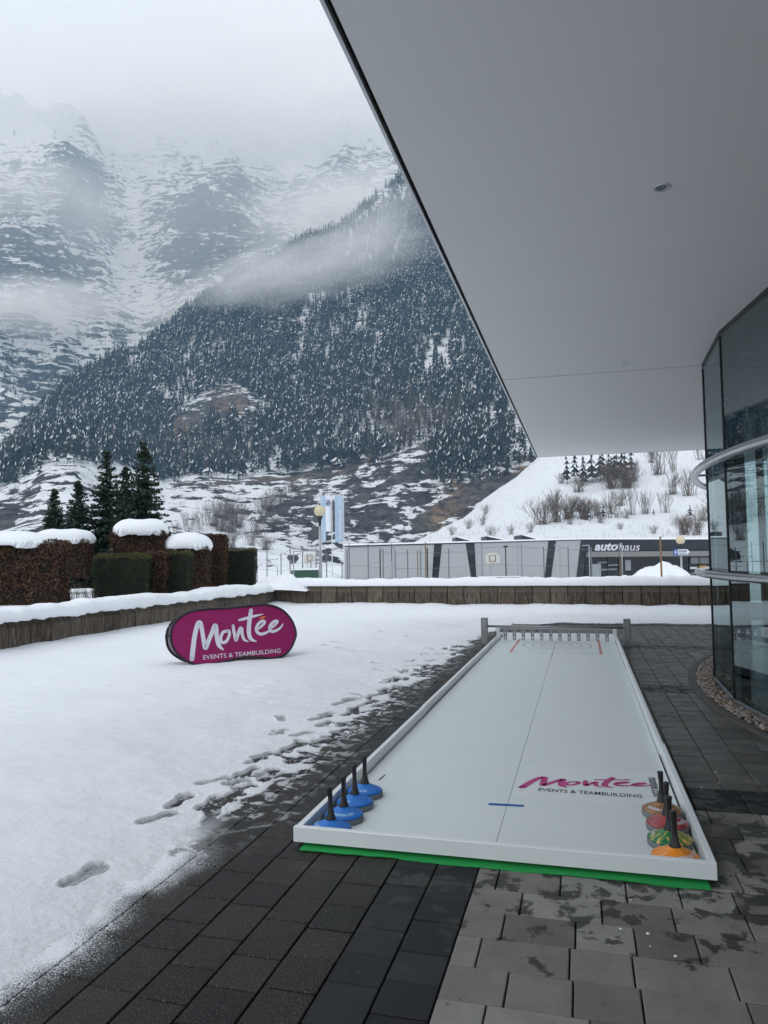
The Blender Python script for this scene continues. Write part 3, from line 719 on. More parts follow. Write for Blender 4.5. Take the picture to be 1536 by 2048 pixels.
hh += gran+.018*fbm(SX*1.7, SY*1.7, 4, 107)*sstep(.2, 1.2, tt)+.004*fbm(SX*9, SY*9, 3, 109)*sstep(.1, .5, tt)
# soft old mounds and dips
hh += .012*sstep(.35, 1.5, tt)*fbm(SX*4, SY*2.6, 3, 117)
# drift towards the walls
hh += .045*sstep(-8.2, -8.9, SX)*(1+.6*fbm(SY*.9, SY*0, 3, 119))+.09*sstep(19.6, 20.7, SY)*(1+.5*fbm(SX*.9, SX*0, 3, 121))
slush = np.maximum(.55*sstep(.22, -.05, tt2)*np.where(SY > 3.7, 1, .35), .05+.19*sstep(4.5, .3, tt)*(.8+.5*fbm(SX*1.1, SY*1.1, 3, 141)))  # broad greying toward the paving: thin wet snow plus canopy shading put into colour
def shoe(px, py, qx, qy, depth=1.0, wd=.048):
    """a shoe print between two ends given on the ground (heel to toe)"""
    global hh, slush
    a = atz(px, py, .03)[:2]; b = atz(qx, qy, .03)[:2]; L = np.linalg.norm(b-a); e = (b-a)/L
    u = (SX-a[0])*e[0]+(SY-a[1])*e[1]; v = -(SX-a[0])*e[1]+(SY-a[1])*e[0]; s = u/L
    ww = np.interp(s, [0, .12, .3, .5, .72, .9, 1], [.022, .044, .040, .032, .056, .052, .022])*wd/.048*1.0
    ins = sstep(1.06, .90, np.abs(v)/np.maximum(ww, 1e-3))*((s > 0) & (s < 1))
    rim = np.exp(-((np.abs(v)-ww-.012)/.012)**2)*((s > -.05) & (s < 1.05))*.004
    floor = .0035+.004*vnoise(SX*60, SY*60, 131)-.011*sstep(.62, .35, tt)*(SY > 3.7)
    hh = np.where(ins > 0, hh*(1-ins)+np.minimum(hh, floor*depth)*ins, hh+rim); slush = np.maximum(slush, ins*.85)
for a in ((125, 1770, 213, 1722), (276, 1646, 358, 1617), (428, 1714, 345, 1690)): shoe(*a)
for (cx, cy2, w, h) in ((460, 1585, 60, -18), (475, 1560, 56, -14), (490, 1568, -50, 12), (514, 1518, 40, -16), (530, 1508, 52, -16), (562, 1500, 50, -12), (570, 1508, 40, 8), (563, 1462, 34, -6), (557, 1468, 34, -4), (573, 1552, 30, -4), (600, 1560, 60, -18), (634, 1512, 50, -16), (655, 1507, 50, -16), (632, 1540, 56, -14), (667, 1465, 44, -14), (684, 1456, 44, -12), (644, 1480, 34, -4), (674, 1480, 40, 4), (692, 1444, 36, -8), (656, 1426, 34, -8), (642, 1434, 44, -14), (728, 1406, 60, -22), (705, 1397, 36, -6), (690, 1402, 46, -16), (775, 1400, 60, -18), (730, 1434, 40, -18), (764, 1424, 46, -10), (786, 1356, 34, -8), (778, 1362, 30, -6), (846, 1336, 34, -8), (760, 1341, 26, 4), (756, 1326, 24, 2), (718, 1305, 22, 1), (860, 1296, 20, 3), (852, 1307, 20, -2), (820, 1276, 18, 3), (770, 1268, 16, 2), (740, 1394, 30, 8), (610, 1595, 50, -14), (560, 1610, 60, -20), (700, 1470, 60, -18), (720, 1450, 50, -12), (760, 1385, 50, -16), (800, 1380, 40, -12), (520, 1640, 70, -24), (480, 1650, 60, -18), (680, 1290, 24, 2), (655, 1296, 20, 2), (685, 1300, 22, 1)):
    shoe(cx-w/2, cy2-h/2, cx+w/2, cy2+h/2)
def gshoe(x, y, a, L=.29):
    p = np.array([x, y, .03]); e = np.array([math.cos(a), math.sin(a), 0])*L/2; (u1, v1), (u2, v2) = proj(p-e), proj(p+e); shoe(u1, v1, u2, v2)
rs = random.Random(5)
for k in range(58):
    y_ = rs.uniform(3.9, 12.5); xe_ = float(np.interp(y_, [4, 5, 8, 12.5], [-2.08, -2.04, -1.95, -1.88])); gshoe(xe_-abs(rs.gauss(.02, .20)), y_, rs.choice((PI/2, PI/2, -PI/2))+rs.gauss(0, .45))
# crumbly old tracks and lumps in the snow further left
for k in range(46):
    px, py = random.choice([(500+random.gauss(0, 26), 1388+random.gauss(0, 10)), (random.uniform(20, 560), random.uniform(1350, 1440)), (random.uniform(0, 300), random.uniform(1330, 1380))])
    a = atz(px, py, .05); hh += random.choice((.018, .014, -.016))*np.exp(-(((SX-a[0])**2+(SY-a[1])**2)/random.uniform(.02, .06)**2))
gone = (tt2 < -.28) | ((SX > -1.5) & (SY < 16.6)) | (np.hypot(SX-CX, SY-CY_) < RB+.1)
hh = np.where(gone, -.06, hh)
fs = gridfaces(len(ys), len(xs)); zf = hh.ravel()[fs]; fs = fs[zf.max(1) > -.05]
SV = np.stack([SX, SY, hh], -1).reshape(-1, 3); used = np.unique(fs); rm = np.full(len(SV), -1); rm[used] = np.arange(len(used))
snowc = npmesh('snow_cover', SV[used], rm[fs], SNOWG, smooth=True); attr(snowc, 'slush', slush.ravel()[used]); tag(snowc, kind='structure')

# ================================================================== RETAINING WALLS
WALLM = rockwall('weathered_concrete')
def wall_panel_mesh(w, top):
    mb = MB(); g = .010 if top > .65 else .006; m = .50*top/.70
    prof = [(0, -.15), (0, m), (.10, top), (.36, top), (.36, -.15)]
    mb.prism(prof, 0, -w/2+g, w/2-g)
    me = bpy.data.meshes.new('wall_panel'); me.from_pydata(mb.v, [], mb.f); me.materials.append(WALLM); me.update(); return me
wl = thing('retaining_wall', (-8.9, 14, 0), 'long brown stained concrete wall behind the banner, topped with snow, below the hedges', 'wall')
wf = thing('retaining_wall', (0, 20.7, 0), 'far brown concrete panel wall closing the court in front of the car showroom', 'wall')
pl = wall_panel_mesh(.50, .60); pf = wall_panel_mesh(.47, .70)
y = 3.0
while y < 20.9:
    o = link('wall_panel', pl, wl, (random.uniform(-.008, .008), y+.25-14, random.uniform(-.01, .012))); o.rotation_euler = (random.gauss(0, .003), random.gauss(0, .004), PI/2+random.gauss(0, .004)); y += .5
x = -8.86
while x < 12:
    o = link('wall_panel', pf, wf, (x+.235, random.uniform(-.008, .008), random.uniform(-.012, .010))); o.rotation_euler = (random.gauss(0, .003), 0, random.gauss(0, .004)); x += .47
MB().box(-.36, -.115, -11.1, 7.0, -.2, .58).build('wall_backing', BED, wl)
MB().box(-8.95, 12, .115, .36, -.2, .68).build('wall_backing', BED, wf)
def snow_ridge(name, P0, P1, wid, thick, label, seed, over=.05, base=0.0):
    """snow lying along a wall top; across-profile is a rounded cushion with an uneven overhang"""
    P0 = np.array(P0, float); P1 = np.array(P1, float); L = np.linalg.norm(P1-P0); n = int(L/.055); m = 17
    e = (P1-P0)/L; nrm = np.array([-e[1], e[0], 0]); t = np.linspace(0, 1, n)[:, None]; a = np.linspace(-1, 1, m)[None, :]
    s = t*L; th = thick*(1+.45*fbm(s*.55, s*0+1, 4, seed)+.14*fbm(s*4, s*0, 2, seed+3)); front = 1+over/wid*2*(.5+1.6*fbm(s*2.2, s*0+3, 4, seed+5))
    prof = np.sqrt(np.clip(1-np.abs(a)**3.2, 0, 1)); z = th*prof+.012*fbm(s*7+a, a*3+s*.5, 3, seed+7)*prof
    fringe = np.clip((-a-.86)/.14, 0, 1)*(.03+.05*np.clip(fbm(s*5, s*0+5, 4, seed+9), -.5, 1)); z = z-fringe+base
    w = a*wid/2*np.where(a < 0, front, 1)
    end = np.clip(np.minimum(t, 1-t)*L/.2, 0, 1)**.5; z = base+(z-base)*end
    P = P0+(P1-P0)*t[..., None]+nrm*w[..., None]; P[..., 2] += z
    bot = P0+(P1-P0)*t[..., None]+nrm*(w[:, [0, -1]])[..., None]*.96; bot[..., 2] += base-.02-fringe[:, [0, -1]]
    V = np.concatenate([bot[:, :1], P, bot[:, 1:]], 1); nr, nc = V.shape[:2]; F = gridfaces(nr, nc)
    i = np.arange(nr-1)*nc; F = np.concatenate([F, np.stack([i, i+nc, i+nc+nc-1, i+nc-1], 1)])
    o = npmesh(name, V.reshape(-1, 3), F, SNOW, smooth=True); return tag(o, label, 'snow')
snow_ridge('wall_snow', (-9.06, 3, .60), (-9.06, 20.3, .585), .60, .19, 'long bank of snow lying on the hedge side wall, edge crumbling over it', 201, .05)
snow_ridge('wall_snow', (12, 20.96, .70), (-8.6, 20.96, .69), .56, .19, 'even strip of snow lying along the top of the far court wall', 231, .03)
# heap of snow in the corner of the walls and beyond the far wall on the right
def heap(name, c, sx, sy, h, label, seed, n=42):
    u = np.linspace(-1, 1, n); U, V_ = np.meshgrid(u, u); r = np.hypot(U, V_)
    z = h*np.clip(1-r**2, 0, 1)**.8*(1+.9*fbm(U*2.3+seed, V_*2.3, 4, seed))+.05*fbm(U*9, V_*9, 3, seed+2)*(r < 1)
    z = np.where(r > .97, -.04-.1*(r-.97), z); P = np.stack([c[0]+U*sx, c[1]+V_*sy, c[2]+z], -1)
    o = npmesh(name, P.reshape(-1, 3), gridfaces(n, n), SNOW, smooth=True); return tag(o, label, 'snow pile')
heap('snow_pile', (-8.75, 21.0, .62), .95, .62, .36, 'lump of snow piled over the corner where the two walls meet', 5)
c_ = pd(1300, 1152, 27); c_[2] = .25; heap('snow_pile', c_, 2.0, 1.1, .64, 'shovelled heap of snow behind the right end of the far wall', 9)

# ================================================================== HEDGES, FIRS
BEECH = [leafmat('beech_leaf', (.042, .021, .011), (.125, .062, .029), .6, 30), leafmat('beech_leaf_dark', (.022, .011, .007), (.065, .029, .014), .6, 30)]
YEW = [leafmat('yew_leaf', (.010, .020, .007), (.035, .055, .016), .6, 40), leafmat('yew_leaf_dark', (.007, .013, .006), (.018, .030, .010), .6, 40)]
YEWT = leafmat('yew_top', (.05, .06, .012), (.10, .085, .02), .6, 40)
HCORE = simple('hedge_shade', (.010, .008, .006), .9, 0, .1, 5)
def leaf_quads(P, Nrm, size, jit=.9):
    n = len(P); a = rng.normal(size=(n, 3)); d = Nrm+a*jit; d /= np.linalg.norm(d, axis=1)[:, None]
    t = np.cross(d, rng.normal(size=(n, 3))); t /= np.linalg.norm(t, axis=1)[:, None]; b = np.cross(d, t)
    s = size*rng.uniform(.6, 1.3, n)[:, None]; V = np.stack([P-t*s, P+b*s*.55, P+t*s, P-b*s*.55], 1).reshape(-1, 3)
    return V, np.arange(4*n).reshape(-1, 4)
def hedge(px0, px1, pyt, pyb, d, kind, label, depth=.9, ncap=0, dens=1.0, rz=.12):
    a = pd(px0, pyb, d); b = pd(px1, pyb, d); w = np.linalg.norm(b[:2]-a[:2]); zt = pd((px0+px1)/2, pyt, d)[2]; zb = pd((px0+px1)/2, pyb, d)[2]-.08; h = zt-zb
    c = (a+b)/2; ang = math.atan2(b[1]-a[1], b[0]-a[0])+rz; e = np.array([-math.sin(ang), math.cos(ang), 0]); c = c+e*depth/2; c[2] = zb
    t = thing('hedge', c, label, 'hedge', 'clipped hedges behind the court wall', ang)
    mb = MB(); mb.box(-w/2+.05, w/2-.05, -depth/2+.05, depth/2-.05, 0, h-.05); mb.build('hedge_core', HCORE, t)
    area = 2*h*(w+depth)+w*depth; n = int(area*(1500 if kind == 'beech' else 2600)*dens*min(1.0, 18/d)); n = min(n, 16000)
    q = rng.random(n)*area; U = rng.random(n); V_ = rng.random(n); P = np.zeros((n, 3)); N_ = np.zeros((n, 3)); lim = np.cumsum([w*h, w*h, depth*h, depth*h, w*depth]); f = np.searchsorted(lim, q)
    for k, (ax, sg) in enumerate(((1, -1), (1, 1), (0, -1), (0, 1))):
        s = f == k; o2 = 1-ax; P[s, o2] = (U[s]-.5)*(w if o2 == 0 else depth); P[s, ax] = sg*(depth if ax == 1 else w)/2; P[s, 2] = V_[s]*h; N_[s, ax] = sg
    s = f == 4; P[s, 0] = (U[s]-.5)*w; P[s, 1] = (V_[s]-.5)*depth; P[s, 2] = h; N_[s, 2] = 1
    inset = rng.random(n)**2*.09-.02+.08*fbm(P[:, 0]*3+P[:, 1]*3, P[:, 2]*3, 3, 7); P -= N_*inset[:, None]
    sz = .034 if kind == 'beech' else .020; V, F = leaf_quads(P, N_, sz); mats = BEECH if kind == 'beech' else YEW+[YEWT]
    mi = (rng.random(n) < .45).astype(int)
    if kind != 'beech': mi = np.where((P[:, 2] > h-.08) & (rng.random(n) < .75), 2, mi)
    lo = npmesh('leaves', V, F, mats, t, midx=mi)
    if kind == 'beech':                                    # loose twigs sticking out
        tw = MB()
        for k in range(40):
            x, z = random.uniform(-w/2, w/2), random.uniform(.1*h, h); y_ = random.choice((-1, 1))*depth/2
            tw.tube([(x, y_*.8, z), (x+random.uniform(-.1, .1), y_*1.05, z+random.uniform(0, .15))], [.004, .002], 3)
        tag(tw.build('twigs', BARE, t), kind='stuff')
    return t, w, h, depth, ang, zt
def cap(px0, px1, pyt, pyb, d, base, label, seed, depth=1.25):
    a = pd(px0, pyb, d); b = pd(px1, pyb, d); w = np.linalg.norm(b-a); c = (a+b)/2; zt = pd((px0+px1)/2, pyt, d)[2]; h = zt-base[5]+.02
    n = 56; u = np.linspace(-1, 1, n); U, V_ = np.meshgrid(u, u); 
    r = (np.abs(U)**2.6+np.abs(V_)**2.6)**(1/2.6); rr = np.clip(r, 0, 1)
    k = np.where(r > 1, 1/np.maximum(r, 1e-6), 1.0); X_ = U*k*w/2; Y_ = V_*k*depth/2
    top = h*np.clip(1-rr**3.0, 0, 1)**.5*(1+.16*fbm(U*1.4+seed, V_*1.4, 3, seed)); wob = 1+.05*fbm(np.arctan2(V_, U)*2, r*0+seed, 3, seed+2)
    under = -.05-.09*np.clip(fbm(np.arctan2(V_, U)*4+9, r*0+seed, 4, seed+4)+.35, 0, 1)
    T = np.stack([X_*wob, Y_*wob, top], -1); B = np.stack([X_*wob*.93, Y_*wob*.93, np.where(rr > .8, under*sstep(.75, 1, rr), 0)], -1)
    V = np.concatenate([T.reshape(-1, 3), B.reshape(-1, 3)]); F = gridfaces(n, n); F2 = F[:, ::-1]+n*n
    edge_ = np.concatenate([np.arange(n-1), np.arange(n-1)*n+n-1, (n*n-1-np.arange(n-1)), (n*(n-1)-np.arange(n-1)*n)]); nxt = np.roll(edge_, -1)
    F3 = np.stack([edge_, nxt, nxt+n*n, edge_+n*n], 1)[:, ::-1]
    ang = base[4]; e = np.array([-math.sin(ang), math.cos(ang), 0]); c = c+e*base[3]/2; c[2] = base[5]-.02
    o = npmesh('snow_mound', V, np.concatenate([F, F2, F3]), SNOW, smooth=True, loc=c); o.rotation_euler = (0, 0, ang)
    return tag(o, label, 'snow', 'snow cushions on the hedges')
h1 = hedge(-120, 106, 1084, 1216, 15.5, 'beech', 'big brown beech hedge at the left edge, nearest to the court wall', 1.0)
cap(-140, 97, 1062, 1085, 15.5, h1, 'wide snow cap on the brown hedge at the left edge', 3)
hedge(84, 123, 1119, 1206, 16.6, 'yew', 'narrow dark green hedge block tucked behind the leftmost brown hedge', .6)
h3 = hedge(82, 168, 1078, 1150, 20, 'beech', 'thin brown hedge with drooping twigs left of the firs, under a sagging snow cap', 1.0, dens=.75)
cap(58, 178, 1055, 1083, 20, h3, 'lopsided snow cap on the thin brown hedge left of the firs', 7)
hedge(187, 293, 1111, 1194, 17.5, 'yew', 'wide low green hedge block with yellowed twigs, just above the wall', .9)
h5 = hedge(223, 326, 1061, 1170, 20.5, 'beech', 'tallest brown hedge in front of the firs, with a thick snow cap', 1.0)
cap(221, 329, 1036, 1064, 20.5, h5, 'thick rounded snow cap on the tallest brown hedge below the firs', 13)
hedge(291, 331, 1106, 1188, 18.2, 'beech', 'low brown hedge piece between the two low green hedge blocks', .8)
hedge(330, 376, 1104, 1186, 18.5, 'yew', 'small green hedge block in front of the snow capped hedge above the banner', .8)
h8 = hedge(320, 414, 1092, 1174, 20.8, 'beech', 'brown hedge above the banner with an oval snow cap', 1.0)
cap(319, 420, 1066, 1096, 20.8, h8, 'oval snow cap on the brown hedge above the banner', 17)
hedge(405, 449, 1069, 1172, 22.5, 'beech', 'bare topped reddish brown hedge, tallest one without snow', .8)
hedge(446, 510, 1098, 1172, 23.5, 'yew', 'dark green square hedge at the right end of the hedge row', .8)
# dead stems and tufts showing between the hedges
gr = MB()
for k in range(90):
    p = pd(random.uniform(118, 192), random.uniform(1165, 1192), random.uniform(16.5, 19)); p[2] = .56
    gr.tube([p, p+np.array([random.gauss(0, .10), random.gauss(0, .1), random.uniform(.15, .55)])], [.006, .002], 3)
tag(gr.build('dead_stems', BARE), kind='stuff')

NEED = [leafmat('fir_needles', (.010, .024, .012), (.032, .062, .028), .6, 12), leafmat('fir_needles_dark', (.006, .014, .009), (.018, .035, .018), .6, 12)]
FBARK = leafmat('fir_bark', (.04, .032, .026), (.08, .065, .05), .9, 12)
def fir(px, pyt, d, halfw, label, seed):
    top = pd(px, pyt, d); base = top.copy(); base[2] = .25; h = top[2]-base[2]; rad = halfw/FPX*d
    t = thing('fir_tree', base, label, 'fir tree', 'firs behind the hedges')
    MB().tube([(0, 0, -.1), (.02, 0, h*.5), (0, 0, h)], [.11, .06, .008], 7).build('trunk', FBARK, t)
    R_ = np.random.default_rng(seed); P = []; N_ = []; S_ = []; br = MB(); z = h*.04
    while z < h*.99:
        zw = z; f = 1-z/h; L = rad*min(1, (f*1.15)**.78)*1.12; nb = 11 if f > .25 else 6; a0 = R_.random()*6.28
        for k in range(nb):
            a = a0+6.283*k/nb+R_.normal(0, .15); zj = z; z = min(h*.985, z+R_.normal(0, .016)*h); l = L*R_.uniform(.72, 1.22)+.05; dr = R_.uniform(.10, .30)*f; rise = .25*(1-f)
            m = max(4, int(l/.07))
            for q in np.linspace(.12, 1, m):
                w = l*.30*(1-q)+.05
                for _ in range(3):
                    o = R_.uniform(-1, 1)*w; rr = l*q
                    zz = z-dr*l*q*1.6+rise*l*q+.25*l*max(0, q-.7)*R_.random()
                    P.append((math.cos(a)*rr-math.sin(a)*o, math.sin(a)*rr+math.cos(a)*o, zz+R_.normal(0, .02))); N_.append((.3*math.cos(a), .3*math.sin(a), .8))
            br.tube([(0, 0, z), (math.cos(a)*l*.8, math.sin(a)*l*.8, z-dr*l*1.2+rise*l*.8)], [.012, .004], 3); z = zj
        z = zw+h*R_.uniform(.020, .030)
    P = np.array(P); N_ = np.array(N_); V, F = leaf_quads(P, N_, .085, .55); n = len(P)
    mi = (R_.random(n) < .5).astype(int)
    npmesh('crown', V, F, NEED, t, midx=mi); br.build('branches', FBARK, t)
    sn = MB(); 
    for q in R_.choice(n, 26):
        p = P[q]
        if p[2] < h*.6: r = R_.uniform(.05, .13); sn.lathe([(0, 0), (r, .01), (r*.75, r*.35), (0, r*.5)], 8, 0, p+np.array([0, 0, .03]))
    sn.build('snow_clumps', SNOW, t, smooth=True); return t
fir(288, 884, 31, 56, 'tallest dark green fir, rightmost of the group behind the hedges', 1)
fir(251, 934, 33, 42, 'shorter fir leaning against the left side of the tallest fir', 2)
fir(214, 902, 34, 46, 'second tallest fir, slim pointed top, middle of the group', 3)
fir(157, 962, 33, 38, 'medium dark fir left of the middle fir', 4)
fir(109, 978, 35, 32, 'smallest thin fir, leftmost of the group', 5)

# ================================================================== SCRUB ON THE HILLS
def bush_geo(seed, n, spread, fork=4):
    R_ = random.Random(seed); mb = MB()
    for k in range(n):
        bx, by = R_.gauss(0, .10), R_.gauss(0, .10); a = R_.uniform(0, 6.28); s = R_.uniform(.1, 1)*spread; hh_ = R_.uniform(.6, 1.0)*(1-.25*s/spread)
        p = [np.array([bx+math.cos(a)*s*t**1.4, by+math.sin(a)*s*t**1.4, hh_*t]) for t in (0, .4, .75, 1)]
        mb.tube(p, [.007, .005, .0035, .0015], 3, cap=False)
        for f in range(fork):
            i = R_.choice((1, 2)); b = p[i]+(p[i+1]-p[i])*R_.random(); l = R_.uniform(.10, .25); aa = R_.uniform(0, 6.28)
            mb.tube([b, b+np.array([math.cos(aa)*l*.5, math.sin(aa)*l*.5, l])], [.0032, .001], 3, cap=False)
    me = bpy.data.meshes.new('bare_bush'); me.from_pydata(mb.v, [], mb.f); me.materials.append(BARE); return me
BG = [bush_geo(1, 60, .75, 6), bush_geo(2, 44, .55, 6), bush_geo(3, 18, .34, 9), bush_geo(4, 80, .9, 7)]
def surf(P, X, Y, px, py):
    k = np.argmin((X-px)**2*1.0+(Y-py)**2); return P.reshape(-1, 3)[k]
def bush(P, X, Y, px, py, hpx, kind, label=None, grp='leafless bushes scattered on the snowy slopes', wide=1.0):
    # the lattice was displaced: look the spot up by its real direction
    p = None; d = P.reshape(-1, 3); 
    q = PROJ[id(P)]; k = np.argmin((q[0]-px)**2+(q[1]-py)**2+1e6*(q[2] < 0)); p = d[k]; dist = (p-EYEV)@fw; s = hpx/FPX*dist
    o = link('bare_bush', BG[kind], None, p-np.array([0, 0, .1])); o.scale = (s*wide, s*wide, s); o.rotation_euler = (0, 0, random.random()*6.28)
    return tag(o, label or 'leafless grey brown bush standing in the snow of the slope', 'bush', grp)
PROJ = {}
for A in (HP, NP_):
    q = proj(A.reshape(-1, 3)); dd = (A.reshape(-1, 3)-EYEV)@fw; PROJ[id(A)] = (q[0], q[1], dd)
for px, py, h, k, w, lb in (
    (1085, 1048, 62, 0, 1.1, 'wide fan shaped leafless bush at the left foot of the snowy hill'), (1110, 1044, 66, 1, 1, None), (1142, 1035, 54, 0, 1, 'reddish leafless bush in the middle of the lower hill'),
    (1166, 1038, 52, 1, .8, None), (1184, 1038, 46, 2, .8, None), (1220, 1035, 60, 2, .7, None), (1236, 1036, 66, 2, .6, None), (1262, 1030, 74, 2, .6, None), (1292, 1030, 54, 1, .7, None), (1330, 1026, 50, 2, 1.1, None),
    (1225, 978, 66, 3, .9, 'large round reddish brown bush high on the snowy hill'), (1250, 974, 58, 3, .9, None), (1158, 984, 44, 0, 1, None), (1122, 966, 26, 1, 1, None), (1268, 962, 50, 1, .8, None), (1318, 950, 70, 2, 1, None), (1345, 940, 60, 2, .7, None),
    (1348, 988, 52, 1, .9, None), (1382, 992, 60, 2, 1.2, 'small leafless tree with a round crown near the glass pavilion edge'), (1368, 1070, 44, 0, 1, None), (1393, 1070, 52, 1, 1, None), (1408, 1040, 40, 1, 1, None), (1300, 910, 40, 2, 1, None), (1395, 920, 40, 2, 1, None), (1420, 960, 60, 2, .8, None),
    (985, 1075, 30, 1, 1, None), (1020, 1070, 22, 1, 1, None), (1060, 1066, 24, 1, 1, None), (940, 1058, 24, 1, 1, None), (965, 1050, 26, 1, 1, None), (972, 1028, 24, 1, 1, None), (905, 1070, 22, 1, 1, None), (1310, 1068, 20, 1, 1.2, None), (1240, 1060, 16, 1, 1.2, None), (1440, 1030, 60, 0, 1, None), (1480, 990, 60, 0, 1, None)):
    bush(HP, HX, HY, px, py, h, k, lb, wide=w)
for k_ in range(24):
    cx_, cy_ = random.choice(((1110, 1044), (1150, 1040), (1190, 1040), (1235, 985), (1262, 1032), (1300, 1030), (1355, 990), (1385, 1065), (1290, 930), (1340, 940)))
    bush(HP, HX, HY, cx_+random.gauss(0, 22), cy_+random.gauss(0, 8), random.uniform(22, 46), random.choice((1, 1, 2, 0)), None, wide=random.uniform(.8, 1.3))
for px, py, h, k, w, lb in ((440, 1062, 72, 0, .8, 'tall clump of leafless bushes right of the firs'), (462, 1066, 80, 1, .8, None), (425, 1050, 60, 1, .9, None), (478, 1058, 60, 0, .9, None), (375, 1066, 48, 2, 1.3, None), (396, 1062, 40, 2, 1.2, None), (520, 1030, 40, 1, 1, None), (535, 1020, 46, 0, 1, None), (560, 1012, 44, 0, 1, None), (515, 1070, 46, 1, 1, None), (350, 1075, 34, 2, 1, None), (582, 985, 34, 1, 1, None), (600, 1000, 36, 1, 1, None), (548, 1060, 36, 0, 1, None), (660, 960, 26, 1, 1, None), (700, 950, 26, 1, 1, None), (740, 930, 28, 0, 1, None), (780, 920, 26, 1, 1, None), (620, 975, 26, 1, 1, None), (500, 1092, 40, 1, 1, None), (530, 1100, 34, 0, 1.3, None), (460, 1095, 40, 0, 1, None)):
    bush(NP_, NXX, NYY, px, py, h, k, lb, wide=w)
hillfir = bpy.data.meshes['conifer']
for px, py, h, lb in ((1205, 1040, 36, 'small dark spruce standing alone in the middle of the snowy hill'), (1178, 1042, 30, 'smaller spruce left of the lone spruce on the snowy hill'), (1383, 1036, 30, 'dark young spruce near the glass pavilion edge'), (1307, 1030, 16, 'tiny spruce between bare saplings on the hill'), (1129, 958, 20, 'little spruce high on the left of the snowy hill'), (1440, 1010, 34, 'young spruce on the hill seen at the pavilion')):
    q = PROJ[id(HP)]; k = np.argmin((q[0]-px)**2+(q[1]-py)**2); p = HP.reshape(-1, 3)[k]; s = h/FPX*((p-EYEV)@fw)
    o = link('spruce', base_me[random.randrange(4)], None, p); o.scale = (s*1.3, s*1.3, s); tag(o, lb, 'spruce')
n = 0
for px in np.linspace(1142, 1262, 16):
    px += random.gauss(0, 3); py = 968-.13*(px-1142)+random.gauss(0, 4); q = PROJ[id(HP)]; k = np.argmin((q[0]-px)**2+(q[1]-py)**2); p = HP.reshape(-1, 3)[k]; s = random.uniform(52, 72)/FPX*((p-EYEV)@fw)
    o = link('spruce', base_me[random.randrange(4)], None, p); o.scale = (s*1.15, s*1.15, s); tag(o, 'dark spruce in the dense row at the top of the snowy hill', 'spruce', 'spruces at the top of the snowy hill')
gs = MB()                                                   # dry stalks poking through the hill snow
q = PROJ[id(HP)]; okk = np.where((q[0] > 840) & (q[0] < 1500) & (q[1] > 905) & (q[1] < 1085))[0]
for k in rng.choice(okk, 1500):
    p = HP.reshape(-1, 3)[k]+rng.normal(0, .5, 3)*np.array([1, 1, 0]); L = rng.uniform(.3, 1.1)
    gs.tube([p-np.array([0, 0, .2]), p+np.array([rng.normal(0, .2), rng.normal(0, .2), L])], [.03, .012], 3, cap=False)
tag(gs.build('dry_stalks', BARE), kind='stuff')

# ================================================================== CANOPY
HS, XE, YE = 3.80, -.94, 17.6
cn = thing('canopy', (4, 5, HS), 'huge flat grey entrance canopy with slim metal edge and recessed spotlights', 'canopy'); C0 = np.array([4, 5, HS])
DARKGAP = simple('gap_black', (.006, .006, .007), .9, 0, .05, 5)
ALU = simple('aluminium_trim', (.55, .57, .60), .35, .7, .06, 10)
def local(mb): mb.v = [tuple(np.array(v)-C0) for v in mb.v]; return mb
for a, b in ((-9, 9.662), (9.694, YE)):
    local(MB().box(XE, 9.0, a, b, HS, HS+.05)).build('soffit_panel', SOFF, cn)
local(MB().box(XE-.024, 9.2, -9, YE+.024, HS+.030, HS+.12)).build('shadow_gap', DARKGAP, cn)
local(MB().box(XE-.042, XE-.024, -9, YE+.042, HS-.008, HS+.34)).build('edge_trim', ALU, cn)
local(MB().box(XE-.024, 9.2, YE+.024, YE+.042, HS-.004, HS+.34)).build('edge_trim', ALU, cn)
local(MB().box(XE-.022, 9.2, -9, YE+.02, HS+.12, HS+.33)).build('roof_slab', SOFF, cn)
local(MB().box(XE-.03, 9.2, -9, YE+.03, HS+.34, HS+.47)).build('roof_snow', SNOW, cn)
LENS = flat('lamp_lens', (.25, .27, .28), .15)
for px, py in ((1324, 374), (1248, 728), (1222, 852)):
    p = atz(px, py, HS)-C0; d = link('downlight', None, cn)
    d = MB().lathe([(.030, -.001), (.034, -.005), (.050, -.006), (.052, -.001)], 24, 0, p).build('downlight', ALU, cn, smooth=False) if True else d
    MB().lathe([(0, -.0035), (.030, -.0035), (.030, .0)], 20, 0, p).build('lamp_lens', LENS, d)
for o in [o for o in bpy.data.objects if o.type == 'EMPTY' and o.parent == cn and not o.children]: bpy.data.objects.remove(o)

# ================================================================== GLASS PAVILION
def glassmat():
    m, nt, out = newmat('facade_glass'); fr = nd(nt, 'Fresnel', IOR=2.5)
    t = nd(nt, 'BsdfTransparent', Color=(.33, .40, .40, 1)); g = nd(nt, 'BsdfGlossy', Color=(.78, .91, .92, 1), Roughness=0.0)
    nn = bump(nt, noise(nt, .9, 2, .5, objc(nt)), .05, .004); nt.links.new(nn, [n for n in nt.nodes if n.type == 'BSDF_GLOSSY'][0].inputs['Normal'])
    s = nd(nt, 'MixShader', _0=fr, _1=t, _2=g); nt.links.new(s, out.inputs[0]); return m
GLASS = glassmat()
CURT = simple('curtain_fabric', (.50, .53, .53), .85, 0, .06, 6)
pv = thing('glass_pavilion', (CX, CY_, 0), 'round faceted glass building with curtains and two curved steel rails under the canopy', 'glass building')
RV = 8.03; phis = [math.radians(173.4+10*k) for k in range(-6, 9)]
def pc(R_, ph, z): return np.array([R_*math.cos(ph), R_*math.sin(ph), z])
